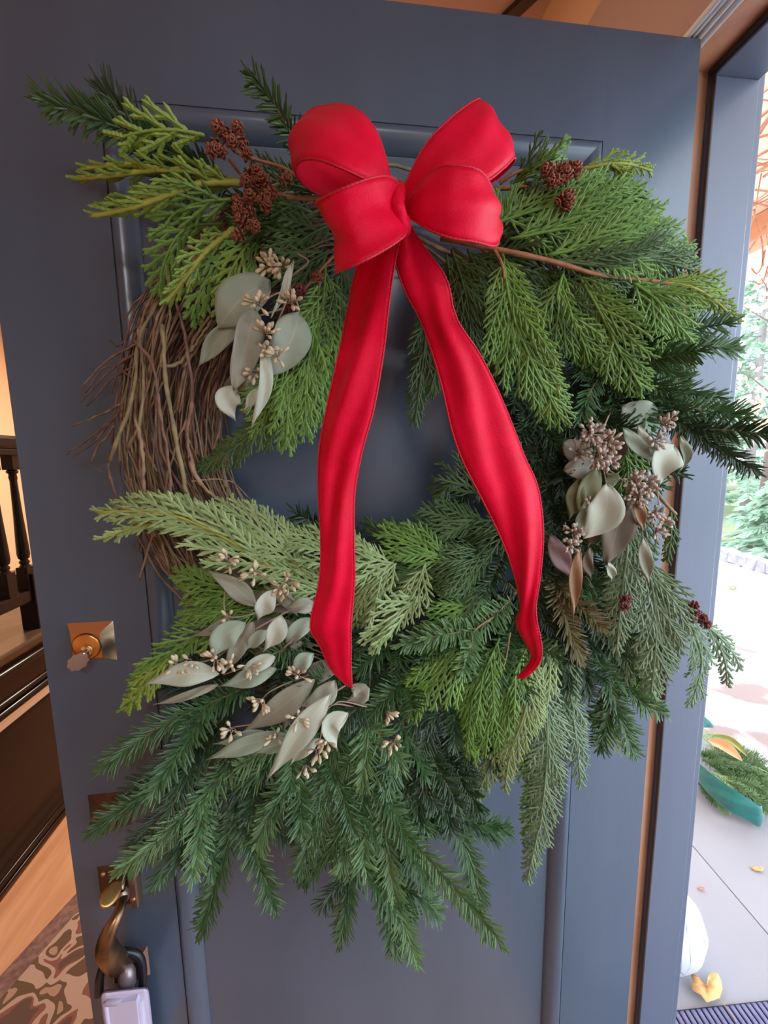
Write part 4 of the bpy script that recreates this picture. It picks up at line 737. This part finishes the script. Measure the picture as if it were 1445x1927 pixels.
fir([(640, 1010, .04), (590, 985, .05), (555, 962, .05)], 'firdk', .022, 0); fir([(680, 1030, .04), (640, 990, .045), (645, 960, .04)], 'firdk', .02, 1)
stem([(930, 1160, .09), (900, 1180, .11), (880, 1200, .11)], M_fstem, .0014, .0009); stem([(960, 1190, .09), (945, 1260, .10), (905, 1310, .10)], M_fstem, .0013, .0009)
for pts, c, wd in (([(1000, 1220, .09), (990, 1330, .11), (960, 1420, .11), (950, 1490, .10)], 'pale', .032), ([(1020, 1240, .09), (1030, 1380, .10), (1020, 1520, .10), (990, 1665, .09)], 'grey', .045), ([(1010, 1280, .08), (1015, 1420, .09), (1000, 1560, .085), (1005, 1630, .08)], 'mid', .04), ([(1060, 1240, .07), (1075, 1330, .08), (1085, 1400, .08), (1093, 1480, .075)], 'grey', .038), ([(980, 1300, .07), (940, 1400, .085), (905, 1480, .08), (890, 1520, .075)], 'pale', .03), ([(1050, 1200, .08), (1010, 1290, .10), (1000, 1370, .10)], 'pale', .045), ([(960, 1240, .08), (930, 1340, .095), (890, 1430, .09)], 'mid', .045), ([(1080, 1180, .07), (1060, 1270, .085), (1060, 1350, .085)], 'grey', .04), ([(1000, 1200, .08), (960, 1290, .10), (940, 1380, .10)], 'mid', .04)):
    cedar(pts, c, wd, droop=.2)
# --- upper right
stem([(830, 448, .08), (930, 468, .11), (1040, 492, .12), (1130, 518, .12), (1240, 530, .115), (1300, 545, .11)], r0=.0030, r1=.0016); stem([(930, 470, .11), (945, 500, .115), (950, 540, .11)], r0=.002, r1=.0014); stem([(930, 356, .07), (1010, 350, .085), (1080, 350, .085)]); stem([(940, 345, .07), (970, 325, .08), (1010, 315, .08)])
UR = [([(945, 475, .10), (962, 580, .125), (1000, 680, .13), (1062, 800, .12)], 'mid', .060, .15), ([(1085, 512, .11), (1130, 590, .13), (1165, 660, .13), (1210, 735, .12)], 'mid', .058, .15), ([(960, 560, .11), (955, 620, .125), (945, 680, .12)], 'mid', .03, .2), ([(1060, 510, .11), (1050, 570, .12), (1095, 640, .12), (1110, 690, .11)], 'mid', .045, .15), ([(1000, 620, .12), (1020, 700, .125), (1040, 770, .12)], 'lime', .03, .2),
      ([(1180, 525, .11), (1240, 570, .125), (1270, 640, .12), (1285, 700, .11)], 'mid', .05, .2), ([(1240, 530, .11), (1300, 540, .12), (1345, 565, .12), (1385, 605, .115)], 'lime', .03, .2), ([(1250, 530, .11), (1310, 545, .115), (1360, 560, .11)], 'mid', .026, .2), ([(1200, 528, .11), (1250, 600, .12), (1300, 650, .115)], 'mid', .04, .2),
      ([(930, 420, .08), (1030, 390, .10), (1130, 375, .105), (1250, 425, .095)], 'mid', .05, .1), ([(1010, 400, .09), (1110, 400, .105), (1180, 430, .105), (1220, 445, .10)], 'mid', .04, .15), ([(960, 450, .09), (1080, 430, .11), (1200, 450, .115), (1300, 490, .10)], 'mid', .06, .1), ([(1030, 480, .11), (1120, 465, .125), (1200, 470, .125), (1275, 510, .11)], 'mid', .055, .1), ([(1040, 490, .11), (1140, 500, .125), (1230, 490, .12), (1310, 510, .11)], 'dk', .05, .1), ([(930, 450, .07), (980, 415, .08), (1060, 400, .08)], 'dk', .045, .1),
      ([(940, 440, .07), (945, 400, .085), (948, 375, .085)], 'mid', .03, 0), ([(960, 420, .07), (1020, 425, .085), (1090, 400, .085)], 'dk', .04, .1), ([(960, 345, .07), (1010, 325, .085), (1060, 290, .085)], 'mid', .035, 0), ([(970, 340, .07), (1000, 310, .085), (1030, 285, .085)], 'dk', .026, 0), ([(960, 355, .07), (1010, 370, .085), (1060, 380, .085)], 'dk', .035, .1), ([(1080, 350, .08), (1140, 370, .09), (1180, 400, .09), (1230, 450, .085)], 'mid', .035, .15), ([(1095, 318, .09), (1150, 308, .10), (1190, 310, .10), (1228, 322, .095)], 'lime', .016, .1), ([(1095, 322, .09), (1110, 345, .095), (1120, 385, .09)], 'mid', .024, .1), ([(1150, 310, .10), (1165, 320, .10), (1178, 340, .095)], 'lime', .010, .1),
      ([(850, 470, .05), (875, 550, .07), (885, 620, .07), (880, 690, .06)], 'dk', .05, .15), ([(880, 470, .05), (910, 540, .075), (925, 610, .075)], 'dk', .05, .15), ([(840, 480, .05), (850, 540, .06), (865, 600, .06)], 'dk', .045, .15), ([(800, 560, .035), (800, 640, .045), (790, 720, .045), (780, 800, .04)], 'dk', .032, .15), ([(815, 590, .04), (825, 660, .05), (808, 745, .045)], 'dk', .03, .15), ([(905, 480, .06), (960, 500, .09), (1010, 560, .09)], 'dk', .045, .15), ([(1010, 500, .08), (1040, 560, .10), (1060, 640, .09)], 'dk', .05, .15), ([(1110, 520, .08), (1180, 580, .09), (1220, 640, .085)], 'dk', .05, .15), ([(900, 560, .05), (935, 620, .07), (940, 690, .06)], 'dk', .045, .15)]
for pts, c, wd, dr in UR: cedar(pts, c, wd, droop=dr, yel='yel' if c == 'lime' else None, axis_w=.0018)
for x, y in ((1032, 322), (1046, 318), (1060, 322), (1072, 318), (1080, 330), (1062, 336), (1042, 338), (1052, 328)): cone(x, y, .116, s=.85)
for x, y in ((1062, 372), (1074, 375), (1064, 396), (1070, 384)): cone(x, y, .116, s=.75)
# --- right side firs
for pts, c, sb in (([(1180, 625, .09), (1260, 650, .11), (1330, 650, .115), (1388, 660, .11)], 'fir', 1), ([(1190, 640, .10), (1240, 690, .11), (1290, 720, .11)], 'fir', 1), ([(1130, 690, .08), (1220, 720, .105), (1290, 740, .11), (1360, 750, .105)], 'fir', 2), ([(1160, 720, .09), (1250, 750, .105), (1310, 800, .11), (1388, 832, .10)], 'fir', 1), ([(1180, 740, .09), (1270, 790, .11), (1340, 835, .11), (1425, 888, .10)], 'firdk', 1), ([(1100, 640, .06), (1180, 680, .08), (1250, 700, .085)], 'firdk', 2), ([(1080, 700, .06), (1150, 760, .08), (1160, 830, .08)], 'fir', 2), ([(1150, 760, .08), (1145, 820, .09), (1120, 850, .09)], 'firlt', 0), ([(1000, 760, .05), (1040, 840, .07), (1060, 930, .07)], 'firdk', 2), ([(980, 720, .05), (1010, 790, .065), (1010, 880, .06)], 'firdk', 3), ([(1090, 800, .05), (1050, 870, .07), (1030, 940, .065)], 'firdk', 3), ([(960, 640, .05), (990, 720, .06), (1000, 800, .06)], 'firdk', 3), ([(1060, 760, .06), (1100, 830, .075), (1090, 920, .07)], 'firdk', 3), ([(1040, 930, .05), (1040, 1000, .065), (1060, 1060, .06)], 'firdk', 2), ([(1180, 660, .08), (1120, 720, .09), (1090, 790, .09)], 'fir', 2), ([(1230, 700, .09), (1200, 760, .10), (1190, 830, .095)], 'fir', 1), ([(1080, 640, .05), (1090, 700, .07), (1060, 770, .065)], 'firdk', 2),
                   ([(1080, 1130, .07), (1140, 1190, .09), (1185, 1260, .085), (1205, 1320, .08)], 'fir', 1), ([(1110, 1210, .07), (1150, 1300, .085), (1170, 1360, .08), (1195, 1420, .075)], 'fir', 2), ([(1060, 1080, .07), (1110, 1120, .09), (1130, 1170, .09)], 'fir', 2), ([(1040, 1080, .07), (1060, 1150, .10), (1090, 1240, .10)], 'firbr', 1), ([(1050, 1160, .06), (1090, 1240, .08), (1110, 1310, .08)], 'firdk', 3), ([(1020, 1150, .06), (1040, 1240, .08), (1070, 1300, .08)], 'firdk', 3), ([(1110, 1060, .07), (1160, 1110, .085), (1200, 1170, .07)], 'firdk', 1), ([(1150, 1180, .045), (1195, 1240, .05), (1215, 1290, .05)], 'firdk', 2), ([(1130, 1240, .06), (1160, 1330, .075), (1190, 1380, .07)], 'grn', 2), ([(1000, 1000, .05), (1020, 1070, .07), (1010, 1140, .07)], 'firdk', 2), ([(960, 900, .04), (970, 980, .05), (950, 1060, .05)], 'firdk', 3), ([(900, 850, .03), (880, 920, .04), (850, 960, .035)], 'firdk', 2), ([(880, 720, .03), (900, 800, .04), (880, 860, .035)], 'firdk', 2), ([(930, 780, .04), (930, 860, .05), (900, 930, .045)], 'firdk', 3)):
    fir(pts, 'firlt' if c == 'grn' else c, .023, sb)
# --- right side cedar, grey green, hanging low
for pts, c, wd in (([(1185, 960, .09), (1180, 1040, .115), (1170, 1120, .12), (1160, 1230, .11)], 'grey', .036), ([(1165, 1000, .08), (1165, 1080, .095), (1150, 1160, .09)], 'grey', .03), ([(1215, 1040, .10), (1228, 1110, .125), (1235, 1190, .13), (1225, 1310, .12)], 'grey', .048), ([(1225, 1060, .10), (1258, 1120, .125), (1265, 1180, .125), (1258, 1260, .12)], 'grey', .035), ([(1290, 1150, .10), (1310, 1200, .11), (1320, 1250, .11), (1300, 1330, .10)], 'grey', .028), ([(1305, 1160, .10), (1350, 1195, .11), (1380, 1230, .11), (1394, 1262, .105)], 'grey', .016), ([(1330, 1175, .105), (1355, 1220, .11), (1365, 1250, .11), (1368, 1292, .105)], 'grey', .014), ([(1262, 955, .09), (1262, 1010, .10), (1255, 1060, .095)], 'dk', .012), ([(1205, 940, .08), (1215, 1000, .095), (1225, 1060, .09)], 'grey', .02), ([(1170, 1150, .08), (1180, 1220, .09), (1175, 1290, .085)], 'grey', .03), ([(1195, 1200, .08), (1215, 1260, .09), (1240, 1330, .085)], 'mid', .03), ([(1150, 800, .06), (1180, 870, .07), (1175, 940, .065)], 'mid', .03), ([(1130, 1300, .06), (1150, 1380, .07), (1185, 1415, .065)], 'pale', .03)):
    cedar(pts, c, wd, droop=.15)
stem([(1200, 1010, .09), (1240, 1090, .115), (1290, 1145, .115), (1330, 1172, .11)], mat('green_brown_stem', (.22, .19, .08), .7), .0022, .0014); stem([(1225, 915, .10), (1250, 945, .11), (1272, 968, .11)], M_fstem, .0026, .0018)
for x, y, d_ in ((1172, 1128, .135), (1184, 1124, .135), (1168, 1142, .135), (1300, 1152, .13), (1314, 1158, .13), (1306, 1140, .13), (1296, 1164, .13), (1320, 1166, .13)): cone(x, y, d_, 'c', .8)
euc((1130, 850, .09), [[(1150, 770, .09), (1130, 830, .115), (1140, 910, .115)], [(1190, 780, .09), (1225, 850, .11), (1240, 950, .11)], [(1140, 880, .10), (1190, 920, .115), (1235, 980, .11)], [(1110, 890, .09), (1090, 960, .11), (1075, 1030, .105)], [(1200, 920, .11), (1208, 1000, .115), (1212, 1020, .11)], [(1215, 810, .10), (1250, 830, .115), (1262, 842, .11)]],
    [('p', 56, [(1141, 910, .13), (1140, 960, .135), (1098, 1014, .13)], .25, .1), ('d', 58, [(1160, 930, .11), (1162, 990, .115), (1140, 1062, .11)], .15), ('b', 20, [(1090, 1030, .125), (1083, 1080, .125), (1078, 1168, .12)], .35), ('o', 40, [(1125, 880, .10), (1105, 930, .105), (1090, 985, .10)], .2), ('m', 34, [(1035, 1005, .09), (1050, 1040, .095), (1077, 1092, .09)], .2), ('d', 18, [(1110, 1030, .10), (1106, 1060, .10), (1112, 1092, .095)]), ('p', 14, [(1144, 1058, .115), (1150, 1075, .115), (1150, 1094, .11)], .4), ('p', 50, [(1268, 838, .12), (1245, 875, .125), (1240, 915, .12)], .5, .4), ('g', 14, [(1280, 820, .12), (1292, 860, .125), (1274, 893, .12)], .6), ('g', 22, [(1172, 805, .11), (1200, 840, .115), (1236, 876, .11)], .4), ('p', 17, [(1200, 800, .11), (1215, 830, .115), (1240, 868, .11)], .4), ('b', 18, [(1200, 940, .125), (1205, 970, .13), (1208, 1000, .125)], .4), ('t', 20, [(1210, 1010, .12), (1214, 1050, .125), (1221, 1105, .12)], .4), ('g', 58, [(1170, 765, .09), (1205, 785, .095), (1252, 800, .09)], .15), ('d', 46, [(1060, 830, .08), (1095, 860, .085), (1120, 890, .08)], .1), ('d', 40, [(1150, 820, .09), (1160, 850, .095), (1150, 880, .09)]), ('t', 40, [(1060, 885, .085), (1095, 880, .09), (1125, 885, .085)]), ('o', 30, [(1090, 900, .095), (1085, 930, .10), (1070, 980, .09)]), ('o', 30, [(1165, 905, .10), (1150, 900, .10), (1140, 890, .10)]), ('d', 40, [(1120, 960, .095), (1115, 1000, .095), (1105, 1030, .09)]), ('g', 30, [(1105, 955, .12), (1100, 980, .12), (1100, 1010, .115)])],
    [((1110, 815, .125), 36, 44), ((1140, 835, .128), 36, 44), ((1122, 860, .128), 36, 44), ((1145, 870, .12), 26, 20), ((1085, 850, .115), 26, 14), ((1190, 905, .12), 32, 34), ((1215, 915, .12), 32, 34), ((1200, 935, .12), 30, 26), ((1180, 930, .115), 26, 18), ((1230, 965, .12), 26, 20), ((1245, 985, .115), 22, 14), ((1235, 1000, .115), 22, 12), ((1078, 1000, .12), 24, 20), ((1070, 1025, .12), 22, 16), ((1245, 800, .115), 24, 10), ((1232, 830, .12), 24, 10), ((1260, 790, .115), 20, 8), ((1110, 950, .11), 20, 8)], sm=M_seedd, label='eucalyptus with dense tan mauve seed heads, right side')

# ================================================================= THE BOW
BW = empty('ribbon_bow', P(757, 390, .17), label='red velvet wired ribbon bow with two long tails tied on the evergreen wreath', cat='bow')
def ribbon(name, rows, bulge=.004, n=64, m=13, rip=.0, parent=None, mt=None, med=None):
    lp = spline(PP([r[0] for r in rows]), n); rp_ = spline(PP([r[1] for r in rows]), n); mid = (lp+rp_)/2; T = nrm(np.gradient(mid, axis=0)); Sd = rp_-lp; N = nrm(np.cross(nrm(Sd), T)); 
    if (N[3]*(CAM-mid[3])).sum() < 0: N = -N
    v = np.linspace(0, 1, m); bl = bulge*np.sin(np.linspace(0, PI, n))**.5; r1 = rng.uniform(0, 6)
    Gd = np.array([[lp[i]+Sd[i]*x+N[i]*(bl[i]*4*x*(1-x)+rip*math.sin(9*x+5*i/n*3+r1)*math.sin(PI*i/n)*math.sin(PI*x)) for x in v] for i in range(n)])
    o = MB().grid(Gd).build(name, mt or M_red, parent or BW); s_ = o.modifiers.new('solid', 'SOLIDIFY'); s_.thickness = .0009; s_.offset = 0
    for e in (Gd[:, 0], Gd[:, -1]):
        L_ = np.linalg.norm(np.diff(e, axis=0), axis=1).sum(); k = int(min(400, max(60, L_/.0013))); q = spline(e[::3] if n % 3 else e, k)
        MB().tube(q, .00105*(1+.28*np.sin(np.arange(k)*2.2)), 5).build('corded_edge', med or M_rededge, o)
    return o
ribbon('loop', [((735, 345, .17), (742, 370, .175)), ((728, 308, .178), (716, 352, .192)), ((712, 256, .18), (688, 338, .205)), ((690, 222, .178), (648, 319, .212)), ((655, 199, .172), (608, 303, .208)), ((612, 200, .160), (577, 299, .196)), ((578, 212, .145), (560, 308, .178)), ((562, 246, .125), (556, 326, .156)), ((572, 262, .105), (574, 350, .135)), ((620, 280, .10), (606, 368, .125)), ((690, 320, .12), (690, 395, .13)), ((740, 360, .15), (742, 385, .15))], .007, rip=.002)
ribbon('loop', [((758, 384, .175), (761, 408, .175)), ((752, 352, .20), (765, 432, .205)), ((732, 333, .215), (756, 448, .222)), ((700, 335, .226), (722, 471, .228)), ((650, 353, .228), (676, 495, .230)), ((614, 370, .219), (646, 507, .218)), ((595, 382, .204), (631, 512, .196)), ((604, 384, .175), (640, 500, .17)), ((660, 388, .155), (680, 460, .15)), ((745, 384, .15), (748, 408, .15))], .006, rip=.002)
ribbon('loop', [((752, 377, .165), (760, 396, .165)), ((766, 339, .172), (800, 374, .18)), ((800, 274, .178), (850, 352, .192)), ((841, 229, .178), (905, 346, .192)), ((881, 197, .172), (946, 318, .180)), ((901, 187, .155), (968, 297, .158)), ((898, 199, .132), (962, 312, .135)), ((860, 245, .118), (925, 345, .12)), ((805, 315, .125), (860, 372, .125)), ((758, 378, .145), (762, 396, .145))], .006, rip=.002)
ribbon('loop', [((757, 382, .18), (762, 402, .18)), ((785, 352, .195), (785, 418, .20)), ((820, 318, .21), (815, 436, .212)), ((857, 312, .222), (850, 448, .218)), ((893, 317, .222), (895, 455, .216)), ((915, 334, .208), (928, 463, .202)), ((927, 364, .19), (938, 455, .182)), ((922, 372, .165), (930, 446, .165)), ((860, 375, .15), (860, 432, .15)), ((765, 382, .15), (770, 402, .15))], .005, rip=.0025)
ribbon('tail', [((742, 415, .165), (756, 418, .168)), ((716, 445, .165), (752, 450, .172)), ((676, 492, .160), (744, 486, .178)), ((655, 580, .15), (731, 580, .172)), ((636, 670, .145), (722, 660, .162)), ((614, 770, .148), (703, 770, .17)), ((600, 850, .152), (681, 850, .165)), ((599, 930, .155), (667, 930, .162)), ((604, 1020, .163), (666, 1020, .175)), ((601, 1090, .17), (667, 1090, .18)), ((584, 1182, .175), (660, 1180, .185)), ((602, 1215, .176), (660, 1218, .185)), ((622, 1258, .178), (660, 1258, .185)), ((655, 1292, .18), (662, 1294, .182))], .006, 90, rip=.004)
ribbon('tail', [((746, 405, .168), (762, 408, .168)), ((741, 440, .17), (780, 438, .175)), ((742, 485, .168), (800, 468, .178)), ((762, 547, .163), (840, 525, .178)), ((790, 600, .158), (858, 597, .176)), ((812, 660, .153), (901, 664, .166)), ((832, 730, .153), (931, 722, .162)), ((852, 815, .157), (961, 792, .162)), ((873, 872, .162), (986, 857, .167)), ((911, 947, .167), (1011, 915, .172)), ((946, 1020, .167), (1022, 998, .177)), ((970, 1090, .166), (1017, 1080, .178)), ((979, 1140, .166), (1008, 1145, .182)), ((971, 1176, .165), (1012, 1180, .186)), ((986, 1204, .166), (1019, 1214, .182)), ((1000, 1238, .166), (1014, 1250, .176)), ((972, 1277, .166), (986, 1277, .172))], .006, 100, rip=.004)
kp = spline(PP([(752, 352, .19), (748, 375, .206), (751, 400, .21), (760, 425, .20), (758, 440, .182)]), 24)
MB().tube(kp, .0062*np.interp(np.linspace(0, 1, 24), [0, .2, .5, .8, 1], [.7, 1, .92, 1.05, .5])*(1+.06*np.sin(np.arange(24)*1.7)), 12).build('knot', M_red, BW)

# ================================================================= SWAG LYING ON THE PORCH
def GP(px, py, z): return on(px, py, 2, z)
SW = empty('evergreen_swag', GP(1380, 1480, ZG), label='cut evergreen swag with teal velvet ribbon lying on the concrete outside', cat='swag')
_PP, _W = PP, W_
def PPg(pts): return np.array([GP(*p) for p in pts])
PP = PPg; W_ = SW
def _fr(p, roll=0.):
    T = nrm(np.gradient(p, axis=0)); N0 = np.array([-.2, -.2, 1.]); S_ = nrm(np.cross(T, N0)); N = nrm(np.cross(S_, T)); return T, S_, N
_frame = frame; frame = _fr
rng = np.random.default_rng(5)
for k in range(26):
    x0 = 1312+rng.uniform(0, 70); y0 = 1438+(x0-1313)*.72-rng.uniform(0, 74); x1 = x0+rng.uniform(60, 120); y1 = y0+(x1-x0)*.72+rng.uniform(-14, 8); z = .0+rng.uniform(0, .035)
    pts = [(x0, y0, z), ((x0+x1)/2, (y0+y1)/2-5, z+.015), (min(x1, 1470), y1, .01)]
    if k % 2: fir(pts, 'firlt', .034, 3)
    else: cedar(pts, 'pale', .085, dens=.6)
for k in range(5): fir([(1345+k*14, 1425+k*10, .03), (1388+k*12, 1455+k*9, .04), (1432+k*8, 1484+k*6, .01)], 'firlt', .03, 2)
for k in range(4): fir([(1300+k*8, 1440+k*6, .0), (1318+k*8, 1475+k*8, .0), (1335+k*9, 1502+k*9, -.03)], 'firlt', .03, 1)
cedar([(1350, 1490, .0), (1370, 1510, .0), (1378, 1530, -.035)], 'pale', .05, dens=.6); cedar([(1300, 1380, .05), (1330, 1385, .06), (1395, 1420, .05)], 'pale', .06, dens=.6)
ribbon('ribbon_tail', [((1296, 1415, .10), (1296, 1440, .02)), ((1313, 1434, .10), (1311, 1466, .01)), ((1350, 1465, .10), (1335, 1496, .0)), ((1388, 1491, .09), (1372, 1527, -.005)), ((1415, 1508, .075), (1405, 1544, -.02)), ((1430, 1518, .06), (1427, 1556, -.03)), ((1433, 1516, .055), (1433, 1554, -.03)), ((1428, 1510, .05), (1428, 1548, -.03))], .012, 50, parent=SW, mt=M_teal, med=M_teal, rip=.006)
ribbon('ribbon_loop', [((1300, 1330, .10), (1300, 1370, .05)), ((1322, 1346, .10), (1320, 1369, .06)), ((1336, 1358, .08), (1333, 1369, .05)), ((1343, 1366, .05), (1342, 1370, .04))], .006, 24, parent=SW, mt=M_teal, med=M_teal)
FPXo = FPX
for c, hw, pts in ((mat('magnolia_rust', srgb(226, 150, 100), .5, col2=srgb(210, 128, 80), scale=20), .030, [(1332, 1392, .13), (1365, 1408, .14), (1397, 1432, .12)]), (mat('magnolia_olive', srgb(130, 130, 50), .45, col2=srgb(110, 112, 45), scale=20), .018, [(1340, 1384, .14), (1375, 1395, .14), (1407, 1424, .12)])):
    p = spline(PPg(pts), 14); T, S_, N = _fr(p); t = np.linspace(0, 1, 14); wv = hw*np.sin(PI*t**.9)**.8+.001
    MB().grid(np.array([[p[i]+S_[i]*wv[i]*x+N[i]*abs(x)*wv[i]*.35 for x in np.linspace(-1, 1, 7)] for i in range(14)])).build('magnolia_leaf', c, SW)
PP, W_, frame = _PP, _W, _frame
